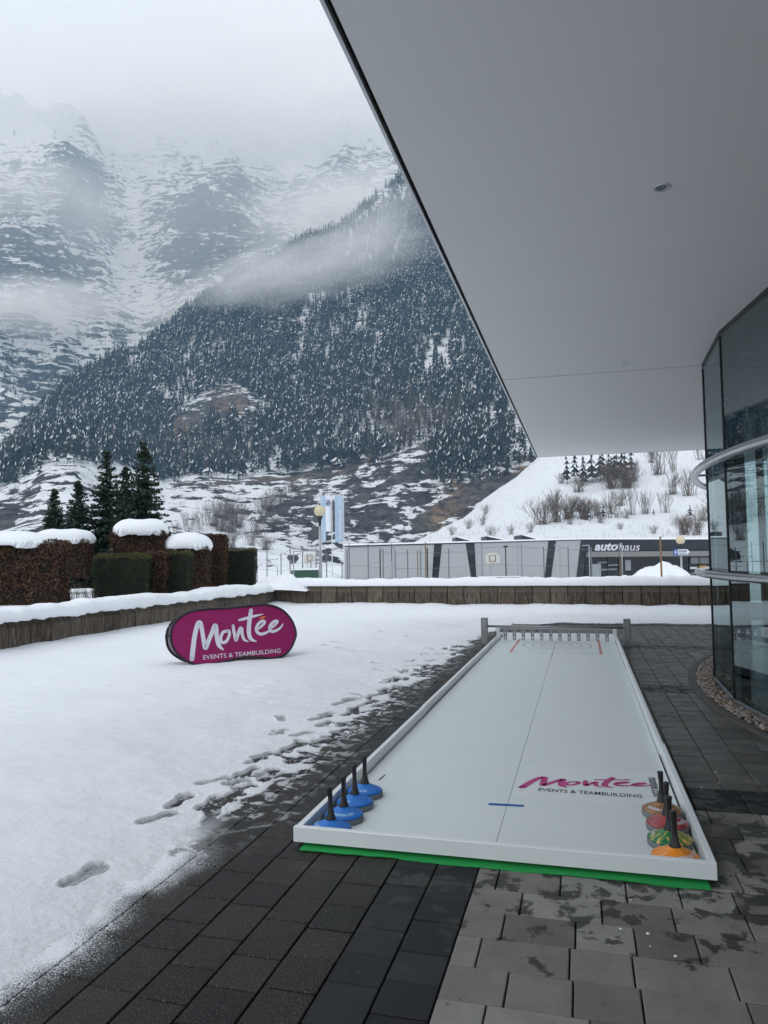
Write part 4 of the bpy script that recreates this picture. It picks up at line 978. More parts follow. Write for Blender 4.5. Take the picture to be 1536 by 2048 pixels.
for a, b in zip(phis[:-1], phis[1:]):
    A = pc(RV, a, 0); B = pc(RV, b, 0); e = (B-A)/np.linalg.norm(B-A); n_ = -(A+B)/np.linalg.norm(A+B); A2 = A+e*.007; B2 = B-e*.007
    P = [A2, B2, B2+n_*.02, A2+n_*.02]; lo_ = [p+np.array([0, 0, .035]) for p in P]; hi_ = [p+np.array([0, 0, 3.765]) for p in P]
    MB().add([lo_[0], lo_[1], hi_[1], hi_[0]], [(0, 1, 2, 3)]).build('glass_pane', GLASS, pv)
    mb = MB(); Q = [A+n_*-.012, B+n_*-.012, B+n_*.05, A+n_*.05]
    mb.hexa([q+np.array([0, 0, 3.762]) for q in Q], [q+np.array([0, 0, 3.797]) for q in Q]); mb.build('head_frame', DARKM, pv)
    mb = MB(); mb.hexa([q+np.array([0, 0, -.02]) for q in Q], [q+np.array([0, 0, .035]) for q in Q]); mb.build('base_frame', GALV, pv)
for a in phis:
    A = pc(RV+.004, a, 0); MB().tube([A+np.array([0, 0, .02]), A+np.array([0, 0, 3.74])], .009, 6).build('mullion', BLACK, pv)
    A = pc(RV-.11, a, 0); MB().box(-.04, .04, -.03, .03, .02, 3.74).build('inner_post', DARKM, pv, A).rotation_euler = (0, 0, a)
for a0, a1 in ((186.5, 262),):
    t = np.radians(np.arange(a0, a1, .18)); V = []; 
    for z in (.06, 3.66):
        for q in t: V.append(pc(7.72+.045*math.sin(q*8*2*PI/.18*.18*1.9)+.03*math.sin(q*61), q, z))
    npmesh('curtain', V, gridfaces(2, len(t)), CURT, pv, smooth=True)
tt_ = np.radians(np.linspace(110, 264, 60))
npmesh('interior_wall', [pc(5.4, q, z) for z in (0, 3.8) for q in tt_], gridfaces(2, 60), simple('interior_wall', (.05, .055, .058), .8, 0, .1, 2), pv, smooth=True)
npmesh('interior_floor', [pc(R_, q, .012) for R_ in (5.4, 8.0) for q in tt_], gridfaces(2, 60), simple('interior_floor', (.035, .033, .03), .3, 0, .1, 2), pv)
for z, r in ((2.44, .046), (1.275, .040)):
    ra = MB().tube([pc(8.17, math.radians(q), z) for q in np.arange(116, 258, 1.0)], r, 14, ref=(0, 0, 1)).build('bumper_rail', CHROME, pv, smooth=True)
    for a in phis:
        MB().tube([pc(8.03, a, z), pc(8.15, a, z)], .014, 8).build('rail_bracket', GALV, ra)
# kerb and gravel strip round the pavilion
kb = link('kerb', None, None, (CX, CY_, 0)); tag(kb, kind='structure')
KERB = simple('kerb_concrete', (.085, .080, .074), .7, 0, .25, 9, .4, 120)
a = 140.0
while a < 226:
    mb = MB(); q = np.radians(np.linspace(a+.03, a+6.9, 9)); prof = [(8.235, -.05), (8.235, .012), (8.242, .018), (8.318, .018), (8.325, .012), (8.325, -.05)]
    V = [pc(R_, w, z) for w in q for R_, z in prof]; n = len(prof); F = [(i*n+k, i*n+(k+1) % n, (i+1)*n+(k+1) % n, (i+1)*n+k) for i in range(8) for k in range(n)]+[tuple(range(n)), tuple(range(8*n+n-1, 8*n-1, -1))]
    mb.add(V, F); mb.build('kerb_stone', KERB, kb); a += 6.93
gb = npmesh('gravel_bed', [np.array([CX, CY_, 0])+pc(R_, q, .004) for R_ in (7.98, 8.24) for q in tt_], gridfaces(2, 60), simple('gravel_soil', (.05, .045, .04), .9), None); tag(gb, kind='structure')
def stonemat():
    m, nt, out = newmat('gravel_stone'); r = nd(nt, 'Attribute', out='Fac', props=dict(attribute_name='rnd')); p = wpos(nt)
    c = ramp(nt, r, [(0, (.16, .13, .11)), (.3, (.30, .26, .23)), (.6, (.38, .33, .29)), (.9, (.24, .21, .20)), (.97, (.42, .23, .09))])
    c = mixc(nt, .6, c, ramp(nt, noise(nt, 45, 4, .7, p), [(.3, .5), (.7, 1.5)]), 'MULTIPLY'); bsdf(nt, out, c, .75, 0, bump(nt, noise(nt, 120, 3, .6, p), .5, .004)); return m
bm = bmesh.new(); bmesh.ops.create_icosphere(bm, subdivisions=1, radius=1); IV = np.array([v.co[:] for v in bm.verts]); IF = np.array([[v.index for v in f.verts] for f in bm.faces]); bm.free()
Vs = []; Fs = []; Rs = []; o_ = 0
for k in range(2600):
    ph = math.radians(rng.uniform(150, 214)); R_ = rng.uniform(8.045, 8.225); s = rng.uniform(.011, .027)
    S_ = IV*(1+.32*rng.normal(size=(len(IV), 1)).clip(-1, 1))*np.array([1, rng.uniform(.6, 1), rng.uniform(.5, .8)])*s
    A = rng.uniform(0, 6.28, 2); c, q = np.cos(A), np.sin(A); S_ = S_@np.array([[c[0], -q[0], 0], [q[0], c[0], 0], [0, 0, 1]])@np.array([[1, 0, 0], [0, c[1]*.3+.7, -q[1]*.4], [0, q[1]*.4, c[1]*.3+.7]])
    hump = .022*math.cos((R_-8.135)/.09*1.3)*rng.random(); Vs.append(S_+np.array([CX, CY_, 0])+pc(R_, ph, .012+hump)); Fs.append(IF+o_); o_ += len(IV); Rs += [rng.random()]*len(IV)
gv = npmesh('gravel', np.concatenate(Vs), np.concatenate(Fs), stonemat(), None); attr(gv, 'rnd', Rs); tag(gv, kind='stuff')

# ================================================================== CURLING LANE
XL0, XL1, YL0, YL1 = -1.490, .545, 3.70, 13.74
ln = thing('curling_lane', (-.47, 8.7, 0), 'long white synthetic ice curling lane with low raised rails on a green mat', 'curling lane'); L0 = np.array([-.47, 8.7, 0])
def lb(mb, name, mat, smooth=False, par=None): mb.v = [tuple(np.array(v)-L0) for v in mb.v]; return mb.build(name, mat, par or ln, None, smooth)
ZB = .030; KX = 1.0138
for x0, x1 in ((XL0+.046, -.4685), (-.4655, XL1-.043)):
    for y0, y1 in ((YL0+.036, 7.05), (7.0515, 10.40), (10.4015, YL1-.04)): lb(MB().box(x0, x1, y0, y1, .014, ZB), 'bed_panel', BEDW)
segs = [(YL0, 6.9), (6.904, 10.25), (10.254, YL1)]
for k, (a, b) in enumerate(segs):
    j = (.004, -.002, .002)[k]; lb(MB().box(XL0+j, XL0+.034+j, a+(.036 if k == 0 else 0), b-(.04 if k == 2 else 0), .014, .105, 0, .003), 'side_rail', WHITE)
    a2, b2 = (YL0, 5.9) if k == 0 else ((5.904, 10.2) if k == 1 else (10.204, YL1)); j = (.006, -.003, .001)[k]
    lb(MB().box(XL1-.034+j, XL1+j, a2+(.036 if k == 0 else 0), b2-(.04 if k == 2 else 0), .014, .105, 0, .003), 'side_rail', WHITE)
lb(MB().box(XL0-.004, XL1+.006, YL0, YL0+.034, .028, .104, 0, .003), 'front_board', WHITE)
lb(MB().box(XL0, XL1, YL1-.034, YL1, .028, .105, 0, .003), 'end_board', WHITE)
pg = MB(); pg.lathe([(0, 0), (.010, 0), (.010, .003), (0, .004)], 10); pg.v = [(v[0]+.0, -v[2], v[1]*.35) for v in pg.v]; p = aty(1186, 1715, YL0)
pg.v = [tuple(np.array(v)+p) for v in pg.v]; lb(pg, 'board_plug', WHITE)
ZM = ZB+.0012
def strip(x0, x1, y0, y1, z=ZM): x0, x1, y0, y1 = x0*KX, x1*KX, y0*KX, y1*KX; return MB().add([(x0, y0, z), (x1, y0, z), (x1, y1, z), (x0, y1, z)], [(0, 1, 2, 3)])
lb(strip(-.432, .470, 4.60, 5.30, ZB+.0006), 'logo_sheet', simple('logo_sheet', (.685, .735, .737), .38, 0, .02, 3))
lb(MB().add([(-.576, 4.482, ZM), (-.370, 4.496, ZM), (-.370, 4.532, ZM), (-.576, 4.520, ZM)], [(0, 1, 2, 3)]), 'tape_mark', BLUET)
a = atz(756, 1560, ZM); b = atz(769, 1549, ZM); lb(MB().add([a, a+np.array([.013, 0, 0]), b+np.array([.010, 0, 0]), b], [(0, 1, 2, 3)]), 'dash_mark', INK)
# target rings and dashed box
rings = MB(); tcx, tcy = -.436, 12.50
for r, w in ((.545, .013), (.39, .012), (.245, .011), (.11, .008)):
    n = 72; o = len(rings.v); rings.add([(tcx+R_*math.cos(2*PI*k/n), tcy+R_*math.sin(2*PI*k/n), ZM) for R_ in (r-w/2, r+w/2) for k in range(n)], [(k, (k+1) % n, n+(k+1) % n, n+k) for k in range(n)])
lb(rings, 'target_rings', simple('ring_ink', (.09, .13, .15), .5))
db = MB()
for y in (11.56, 13.42):
    for k in range(7): x0 = -1.085+k*1.33/7; db.add([(x0+.03, y, ZM), (x0+.16, y, ZM), (x0+.16, y+.014, ZM), (x0+.03, y+.014, ZM)], [(0, 1, 2, 3)])
lb(db, 'dashed_line', INK)
for x in (-1.095, .235):
    rb = MB()
    for k in range(13):
        y = 11.54+k*.147; rb.add([(x-.020, y, ZM), (x+.020, y, ZM), (x+.020, y+.098, ZM), (x-.020, y+.098, ZM)], [(0, 1, 2, 3)])
    lb(rb, 'red_dashes', RED)
sm = MB()
for k in range(6): y = 10.9+k*.42; sm.add([(-.472, y, ZM), (-.462, y, ZM), (-.462, y+.16, ZM), (-.472, y+.16, ZM)], [(0, 1, 2, 3)])
lb(sm, 'seam_marks', INK)
sc2 = MB()                                                    # scuffs and grit on the sheet
for k in range(60):
    x, y = random.uniform(-1.38, .45), random.uniform(3.9, 9.0); r = random.uniform(.0015, .004); aa = random.uniform(0, 6.28); l = random.choice((1, 1, 1, 5))*r
    sc2.add([(x, y, ZM), (x+r, y, ZM), (x+r+l*math.cos(aa), y+l*math.sin(aa)+r, ZM), (x+l*math.cos(aa), y+l*math.sin(aa)+r, ZM)], [(0, 1, 2, 3)])
lb(sc2, 'scuff_marks', simple('scuff', (.22, .23, .23), .7))

# brush lettering (strokes traced from the banner, in its own units: x right, y down)
STROKES = [
 [(378, 622, 44), (388, 530, 44), (404, 410, 42), (430, 310, 40), (452, 296, 40), (466, 345, 38), (480, 430, 38), (492, 505, 38), (503, 522, 40), (524, 470, 40), (560, 385, 38), (585, 322, 38), (598, 345, 38), (603, 430, 38), (622, 500, 36), (658, 538, 16)],
 [(700, 372, 24), (662, 380, 27), (638, 430, 28), (650, 474, 28), (690, 462, 27), (716, 408, 27), (712, 372, 25), (694, 366, 20)],
 [(750, 324, 26), (757, 375, 28), (772, 440, 30), (779, 452, 28), (793, 405, 28), (814, 348, 28), (828, 352, 28), (832, 400, 28), (850, 448, 24), (884, 466, 12)],
 [(912, 184, 34), (901, 260, 38), (893, 335, 38), (894, 400, 38), (914, 445, 32), (957, 464, 12)],
 [(806, 272, 20), (855, 260, 26), (935, 238, 24), (1018, 219, 8)],
 [(975, 352, 20), (1010, 325, 22), (1036, 292, 24), (1016, 280, 24), (980, 305, 27), (960, 350, 28), (975, 388, 28), (1015, 398, 26), (1065, 378, 20), (1085, 358, 18)],
 [(1085, 350, 18), (1125, 320, 22), (1150, 287, 24), (1132, 280, 24), (1098, 305, 27), (1080, 345, 28), (1098, 374, 28), (1140, 366, 24), (1178, 340, 18), (1200, 308, 9)]]
ACCENT = [(992, 258, 12), (1015, 250, 20), (1046, 240, 4)]
def strokes_mesh(fn, strokes):
    mb = MB()
    for k, s in enumerate(strokes):
        V, F = brush(s); mb.add([fn(x, y, k*.0001) for x, y in V], F)
    return mb
def norm_text(s, **k):
    V, F = text2d(s, **k); A = np.array(V)[:, :2]; lo_ = A.min(0); A = (A-lo_)/(A.max(0)-lo_); return A, F
def lay_text(s, O, U, V_, **k):
    """text filling the parallelogram O, O+U (along), O+V_ (up)"""
    A, F = norm_text(s, **k); O = np.array(O, float); mb = MB(); mb.add([O+U*x+V_*y for x, y in A], F); return mb
ex, ey = np.array([1., 0, 0]), np.array([0, 1., 0])
def lane_logo(x, y, dz): u = (x-355)/845; v = (640-y)/470; return (-.398+.765*u+.085*(v-.4), 4.851+.355*v, ZM+.0005+dz)
lb(strokes_mesh(lane_logo, [[(a, b, c*1.22) for a, b, c in q] for q in STROKES+[[(a, b-34, c*1.3) for a, b, c in ACCENT]]]), 'logo_lettering', MAG)
lb(lay_text('EVENTS & TEAMBUILDING', (-.305, 4.812, ZM+.0005), ex*.618, ey*.066, bold=.012), 'logo_caption', INK)
lb(lay_text('montee.com', (.378, 5.255, ZM+.0005), -ey*.40, ex*.055, bold=.02), 'web_address', INK)
# green mat
gm = MB(); n = 120; V = []
xs_ = np.linspace(XL0+.045, XL1-.03, n)
for k, x in enumerate(xs_):
    yf = YL0-.030-.022*float(fbm(np.array(x*4.0), np.array(0.0), 4, 401))-.016*abs(math.sin(x*3.3)); zf = .006+.004*float(fbm(np.array(x*6), np.array(3.0), 2, 403)); V += [(x, yf, max(zf, .004)), (x, YL0+.1, .0115), (min(x, XL1-.10), 13.7, .010)]
gmo = MB(); gmo.add(V, [(k*3+j, k*3+3+j, k*3+4+j, k*3+1+j) for k in range(n-1) for j in (0, 1)]); o = gmo.build('green_mat', GREEN); sol = o.modifiers.new('thickness', 'SOLIDIFY'); sol.thickness = .004; sol.offset = -1
tag(o, 'bright green fleece mat with wavy edge peeking out under the front of the lane', 'mat')
# bearers that carry the boards just clear of the paving

# ---- numbered target bar
tb = thing('number_target', (-.472, 13.0, 0), 'grey target bar with twelve hanging Y shaped number plates across the lane end', 'target'); T0 = np.array([-.472, 13.0, 0])
MB().box(-.945, .945, -.012, .012, .246, .264).build('cross_bar', GALV, tb)
for s in (-1, 1): MB().box(s*.965-.03, s*.965+.03, -.025, .025, .105, .268, 0, .004).build('end_bracket', WHITE, tb)
pw = [(-.066, .248), (-.066, .222), (-.028, .162), (-.028, .054), (.028, .054), (.028, .162), (.066, .222), (.066, .248)]
PV_, PF_ = fill2d([pw, circ(-.036, .220, .013), circ(.036, .220, .013), circ(0, .180, .013)], .002)
for k, s in enumerate(('2', '4', '6', '8', '10', '12', '11', '9', '7', '5', '3', '1')):
    x = -1.312+k*.1527+.472; mb = MB(); mb.add([(x+a, -.016+c, b) for a, b, c in PV_], PF_); pl_ = mb.build('number_plate', GREYP, tb, recalc=True)
    w = .018 if s == '1' else (.040 if len(s) == 2 else .028); mb = lay_text(s, (x-w/2, -.0205, .066), ex*w, np.array([0, 0, .058]), bold=.02)
    mb.build('number', WHT, pl_)
# ---- barrier with two posts
br = thing('barrier_rail', (-.48, 12.8, 0), 'low steel barrier of two short posts and a cross rail behind the target', 'barrier')
for s, px in ((-1, 967), (1, 1254)):
    x = atz(px, 1291, 0)[0]*12.8/12.75+.48; po = MB().box(x-.055, x+.055, -.05, .05, 0, .445, 0, .006).build('post', GREYST, br)
    MB().box(x-.008, x+.008, -.054, -.0502, .30, .41).build('slot_plate', CHROME, po); MB().box(x-.008, x+.008, -.054, -.0502, .12, .16).build('slot_plate', CHROME, po)
MB().tube([(-1.12, 0, .302), (1.13, 0, .302)], .020, 10).build('rail', GREYST, br, smooth=True)

# ---- curling stocks
def streakmat(name, cols, k=9.0, base=None, seed=0):
    m, nt, out = newmat(name); p = objc(nt); s = nd(nt, 'SeparateXYZ', out=None, Vector=p)
    a = math_(nt, 'ARCTAN2', s.outputs['Y'], s.outputs['X']); r = math_(nt, 'SQRT', math_(nt, 'ADD', math_(nt, 'MULTIPLY', s.outputs['X'], s.outputs['X']), math_(nt, 'MULTIPLY', s.outputs['Y'], s.outputs['Y'])))
    v = nd(nt, 'CombineXYZ', X=math_(nt, 'COSINE', a), Y=math_(nt, 'SINE', a), Z=math_(nt, 'MULTIPLY_ADD', r, 4.0, seed*3.7))
    n = noise(nt, k*.42, 4, .62, v); c = ramp(nt, n, cols); bsdf(nt, out, c, .30, 0, None, .5); return m
BLUES = simple('blue_stock', (.011, .155, .55), .38, 0, .06, 14)
GREYB = simple('grey_rubber', (.16, .18, .195), .6, 0, .1, 20)
def stock(x, y, mat, label, txt_angle, seed, group, txtmat):
    t = thing('curling_stock', (x, y, ZB), label, 'curling stock', group)
    MB().lathe([(.100, .0), (.108, .003), (.110, .010), (.110, .028), (.106, .031)], 40).build('running_base', GREYB, t, smooth=True)
    prof = [(.106, .031), (.109, .034), (.107, .039), (.098, .044), (.078, .053), (.056, .063), (.036, .072), (.027, .078)]
    bo = MB().lathe(prof, 48).build('body', mat, t, smooth=True)
    la = random.uniform(0, 6.28); off = lambda z: (math.cos(la)*.010*max(0, (z-.14)/.12)**1.5, math.sin(la)*.010*max(0, (z-.14)/.12)**1.5)
    MB().lathe([(.029, .075), (.028, .081), (.021, .100), (.0155, .125), (.0125, .150), (.0125, .185), (.0145, .217), (.0165, .238), (.0160, .243), (.011, .246), (0, .246)], 18, 0, (0, 0, 0), off).build('handle', BLACK, t, smooth=True)
    A, F = norm_text('montee.com', bold=.02); mb = MB(); pr = np.array(prof[3:7])
    V = []
    for u, v in A:
        rr = np.interp(v, [0, 1], [.088, .066]); zz = np.interp(-rr, -pr[:, 0], pr[:, 1]); an = txt_angle+(u-.5)*1.5
        V.append(((rr+.0012)*math.cos(an), (rr+.0012)*math.sin(an), zz+.0014))
    mb.add(V, F); mb.build('lettering', txtmat, bo); return t
CYAN = flat('pale_ink', (.35, .62, .85), .5)
gl = 'blue curling stocks in the left front corner of the lane'
for k, (px, py, lb_) in enumerate(((729.6, 1566, 'blue curling stock, farthest from the front board'), (709.6, 1587.4, 'blue curling stock, second from the far end of its row'), (687.5, 1611.8, 'blue curling stock with its web address facing the front board'), (661.7, 1637.6, 'blue curling stock right behind the front board, its base hidden'))):
    p = atz(px, py, ZB+.078); stock(p[0], p[1], BLUES, lb_, (-1.9, -2.4, -1.25, -2.9)[k], k, gl, CYAN)
STK = [('patterned_stock', [(.30, (.25, .035, .02)), (.42, (.40, .10, .05)), (.48, (.07, .15, .06)), (.56, (.45, .22, .09)), (.62, (.38, .04, .03))], 'curling stock with red, tan and green pattern, farthest back on the right', -2.0),
       ('maroon_stock', [(.32, (.10, .02, .05)), (.46, (.30, .035, .045)), (.55, (.42, .09, .07)), (.66, (.22, .03, .06))], 'maroon red streaked curling stock, second from the back on the right', -.2),
       ('green_stock', [(.36, (.010, .13, .045)), (.52, (.02, .20, .07)), (.56, (.75, .42, .05)), (.61, (.80, .55, .12)), (.66, (.02, .16, .06))], 'green curling stock with yellow streaks, between the maroon and the orange one', 2.6),
       ('orange_stock', [(.34, (.72, .18, .02)), (.5, (.85, .30, .02)), (.62, (.80, .24, .02)), (.70, (.85, .55, .30))], 'bright orange curling stock in the right front corner', -.7)]
for (px, py), (nm, cols, lb_, ta) in zip(((1323.6, 1602.5), (1334, 1628.6), (1339, 1658.5), (1350, 1692)), STK):
    p = atz(px, py, ZB+.078); stock(p[0], p[1], streakmat(nm, cols, 9, seed=len(nm)), lb_, ta, 0, 'patterned curling stocks in the right front corner of the lane', WHT)
for (px, w, lb_) in ((1256, .034, 'flat black rubber disc lying behind the front board, left one'), (1293, .028, 'smaller flat black rubber disc behind the front board, near the orange stock')):
    p = atz(px, 1712, ZB); MB().lathe([(w, 0), (w, .008), (w-.003, .010), (w*.5, .010), (w*.45, .006), (0, .006)], 24).build('rubber_disc', BLACK, None, (p[0], YL0+.036+w+.03, ZB), smooth=False)
    o = [o for o in bpy.data.objects if o.name.startswith('rubber_disc')][-1]; tag(o, lb_, 'disc')

# ================================================================== BANNER
BO = np.array([-5.04, 9.165, .055]); be_ = np.array([.683, .730, 0.]); be_ /= np.linalg.norm(be_); bn = np.array([be_[1], -be_[0], 0.]); BETA = math.radians(13)
bu = np.array([0, 0, math.cos(BETA)])-bn*math.sin(BETA); bN = np.cross(be_, bu)
def bcrop(x, y):
    d = ray(300+x*.22135, 1180+y*.22135); t = ((BO-EYEV)@bN)/(d@bN); P = EYEV+d*t-BO; return P@be_, P@bu
OUT = [(184, 430), (195, 345), (238, 275), (300, 226), (380, 192), (500, 174), (700, 163), (850, 148), (1000, 134), (1100, 141), (1200, 185), (1278, 270), (1318, 380), (1305, 460), (1260, 545), (1190, 600), (1090, 616), (1000, 611), (880, 606), (780, 621), (680, 646), (580, 666), (480, 676), (400, 671), (330, 641), (258, 590), (208, 520)]
ol = catmull([bcrop(*q) for q in OUT]+[bcrop(*OUT[0])], 5)[:-1]; top_v = max(v for u, v in ol)
bnr = thing('pop_up_banner', BO, 'magenta oval pop up banner with white brush lettering standing in the snow', 'banner')
def front(u, v, o=0.0): return be_*u+bu*v+bN*o
def back(u, v, o=0.0):
    P = be_*u+bu*v; k = P@bn; P = P+bn*(2*(-top_v*math.sin(BETA)-.015)-2*k); return P
def fabricmat(name, c):
    m, nt, out = newmat(name); v = objc(nt); n = noise(nt, 3.5, 3, .5, mapv(nt, v, (1, 1, 2.5), rot=(0, .6, 0)), .4); f = noise(nt, 700, 1, .5, v)
    bsdf(nt, out, mixc(nt, n, tuple(x*.85 for x in c), tuple(x*1.15 for x in c)), .62, 0, bump(nt, n, .35, .03), .35); return m
FAB = fabricmat('magenta_fabric', (.27, .010, .105))
def sheet(fn, name, mat):
    V, F = fill2d([[tuple(q) for q in ol]]); mb = MB(); mb.add([fn(x, y) for x, y, z in V], F); return mb.build(name, mat, bnr)
f1 = sheet(front, 'front_panel', FAB); f2 = sheet(back, 'rear_panel', LILAC)
for fn in (front, back):
    P = [fn(u, v) for u, v in ol]; P += [P[0], P[1]]; MB().tube(P, .016, 8, cap=False).build('edge_binding', BLACK, bnr, smooth=True)
def on_banner(x, y, dz): u, v = bcrop(x, y); return front(u, v, .004+dz)
strokes_mesh(on_banner, STROKES).build('logo_lettering', WHT, f1)
strokes_mesh(on_banner, [ACCENT]).build('logo_accent', ORG, f1)
A_ = np.array(on_banner(480, 630, 0)); U_ = np.array(on_banner(1180, 566, 0))-A_; V2 = np.array(on_banner(478, 590, 0))-A_
lay_text('EVENTS & TEAMBUILDING', A_, U_, V2, bold=.004).build('logo_caption', WHT, f1)
for (u, v) in ((min(u for u, v in ol)+.03, .42), (max(u for u, v in ol)-.04, .42)):
    MB().tube([front(u, v), back(u, v)], .012, 6).build('spreader_strap', BLACK, bnr)

# ================================================================== BEYOND THE WALL: LAMPS, FLAGS, COURT
def gz(x, y):
    i = int(np.clip(np.searchsorted(gy, y), 1, len(gy)-1)); j = int(np.clip(np.searchsorted(gx, x), 1, len(gx)-1)); return float(hz[i, j])
def stand(px, py, d):
    p = pd(px, py, d); b = p.copy(); b[2] = gz(p[0], p[1])-.05; return b, p[2]-b[2]
GLOBE = simple('lamp_globe', (.62, .54, .36), .35, 0, .05, 3)
def lamp(px, pyc, d, rpx, label):
    b, h = stand(px, pyc, d); r = rpx/FPX*d; t = thing('street_lamp', b, label, 'street lamp')
    MB().tube([(0, 0, 0), (0, 0, h-r*2.6)], [.062, .048], 12).build('pole', GALV, t, smooth=True)
    MB().lathe([(.05, h-r*2.6), (.06, h-r*1.6), (r*.55, h-r*.95), (r*.3, h-r*.9)], 16).build('collar', DARKM, t, smooth=True)
    MB().lathe([(0, h-r), (r*.5, h-r*.87), (r*.87, h-r*.5), (r, h), (r*.87, h+r*.5), (r*.5, h+r*.87), (0, h+r)], 20).build('lamp_globe', GLOBE, t, smooth=True); return t, h
lamp(639.5, 1022, 29, 11.5, 'tall street lamp with cream globe in front of the flags')
def box_at(px, py, d): return pd(px, py, d)
lt, lh = lamp(1361, 1080, 37, 8.8, 'street lamp with cream globe behind the snow heap on the right')
# direction sign on the right lamp pole
sp_ = pd(1360, 1104, 37); sg = thing('direction_sign', sp_-r0*.0-np.array([fw[0], fw[1], 0])*.16, 'blue and white arrow sign for parking fixed to the right lamp pole', 'sign', rz=YAW); k = 37/FPX
SIGNB = flat('sign_blue', (.012, .075, .30), .4); SIGNW = flat('sign_white', (.66, .70, .74), .4)
MB().box(-16*k, -7*k, -.012, .012, -6.5*k, 5.5*k, 0, .003).build('parking_panel', SIGNB, sg)
mb = MB(); mb.prism([(-7*k, -5*k), (12*k, -5*k), (17*k, 0), (12*k, 5.5*k), (-7*k, 5.5*k)], 1, -.012, .012); ap = mb.build('arrow_panel', SIGNW, sg)
lay_text('P', (-13.2*k, -.016, -5.2*k), ex*4.2*k, np.array([0, 0, 6.8*k]), bold=.03).build('letter', SIGNW, sg)
MB().add([(-14.5*k, -.016, 1.8*k), (-11.2*k, -.016, 4.4*k), (-8.2*k, -.016, 1.8*k), (-8.9*k, -.016, 1.6*k), (-11.2*k, -.016, 3.5*k), (-13.9*k, -.016, 1.6*k)], [(0, 1, 4, 5), (1, 2, 3, 4)]).build('roof_symbol', SIGNW, sg)
for x0, x1, z0, z1 in ((-5, 11, .6, 3.4), (-5, 10, -3.2, -1.4)):
    mb = MB(); x = x0
    while x < x1: w = random.uniform(.6, 1.6); mb.box(x*k, min(x+w, x1)*k, -.0145, -.0125, z0*k, (z1-random.uniform(0, .6))*k); x += w+.35
    mb.build('text_line', INK, ap)
FLAGB = simple('flag_light_blue', (.42, .53, .66), .7, 0, .06, 2); FLAGW = simple('flag_white', (.72, .75, .82), .7, 0, .05, 2)
def flag(px_pole, px0, px1, py0, py1, d, mat, label, ptop, seed):
    b, h = stand(px_pole, ptop, d); t = thing('flag_pole', b, label, 'flag', rz=YAW)
    MB().tube([(0, 0, 0), (0, 0, h)], [.055, .035], 8).build('pole', simple('white_pole', (.70, .72, .74), .4), t, smooth=True)
    s = d/FPX; x0, x1 = (px0-px_pole)*s, (px1-px_pole)*s; z1 = h-(py0-ptop)*s; z0 = h-(py1-ptop)*s; n, m = 8, 18
    U, V_ = np.meshgrid(np.linspace(0, 1, n), np.linspace(0, 1, m)); Y_ = .07*np.sin(V_*5+seed)*np.sin(U*PI)+.05*np.sin(V_*3+U*4+seed)
    cl = npmesh('cloth', np.stack([x0+(x1-x0)*U, Y_-.06, z0+(z1-z0)*V_], -1).reshape(-1, 3), gridfaces(m, n), mat, t, smooth=True); return t, cl, (x0, x1, z0, z1)
flag(642, 641, 651.5, 991, 1084, 71, FLAGB, 'narrow light blue flag partly hidden behind the tall street lamp', 988, 1)
t, cl, (x0, x1, z0, z1) = flag(663.5, 651, 661.5, 992, 1063, 69, FLAGW, 'white flag with a dark blue round emblem', 989, 2)
EMB = flat('emblem_blue', (.012, .035, .16), .5); cxx = (x0+x1)/2; zc = z1-(14*69/FPX); rr = 5*69/FPX
mb = MB(); n = 28; mb.add([(cxx+R_*.9*math.cos(2*PI*k/n), -.19, zc+R_*1.25*math.sin(2*PI*k/n)) for R_ in (rr*.74, rr) for k in range(n)], [(k, (k+1) % n, n+(k+1) % n, n+k) for k in range(n)])
V, F = brush([(-.55, -.75, .22), (-.1, .1, .3), (.35, .6, .2)]); mb.add([(cxx+x*rr, -.19, zc+y*rr*1.2) for x, y in V], F); V, F = brush([(-.2, -.2, .2), (.25, -.15, .25), (.6, .25, .15)]); mb.add([(cxx+x*rr, -.192, zc+y*rr*1.2) for x, y in V], F); mb.build('emblem', EMB, cl)
V, F = brush([(-.8, -3.2, .5), (-.7, -4.6, .7), (-.9, -5.8, .4)]); 
t, cl, (x0, x1, z0, z1) = flag(687, 669.5, 685.5, 991, 1084, 70, FLAGB, 'wide light blue flag with pale vertical lettering, rightmost flag', 990, 3)
lay_text('autohaus', (x1-.10, -.19, z0+.25), np.array([0, 0, (z1-z0)*.62]), -ex*(x1-x0)*.55, bold=.01).build('lettering', FLAGW, cl)

def pole(name, px, pt, d, r, mat, label, cat, group=None, arm=None, rz=0):
    b, h = stand(px, pt, d); t = thing(name, b, label, cat, group, YAW); MB().tube([(0, 0, 0), (0, 0, h)], r, 7).build('post', mat, t)
    if arm: MB().tube([(0, 0, h-.03), (arm*d/FPX, 0, h-.05)], r*.8, 6).build('arm', mat, t)
    return t
FENCEM = simple('fence_steel', (.14, .16, .185), .5, .3, .1, 6)
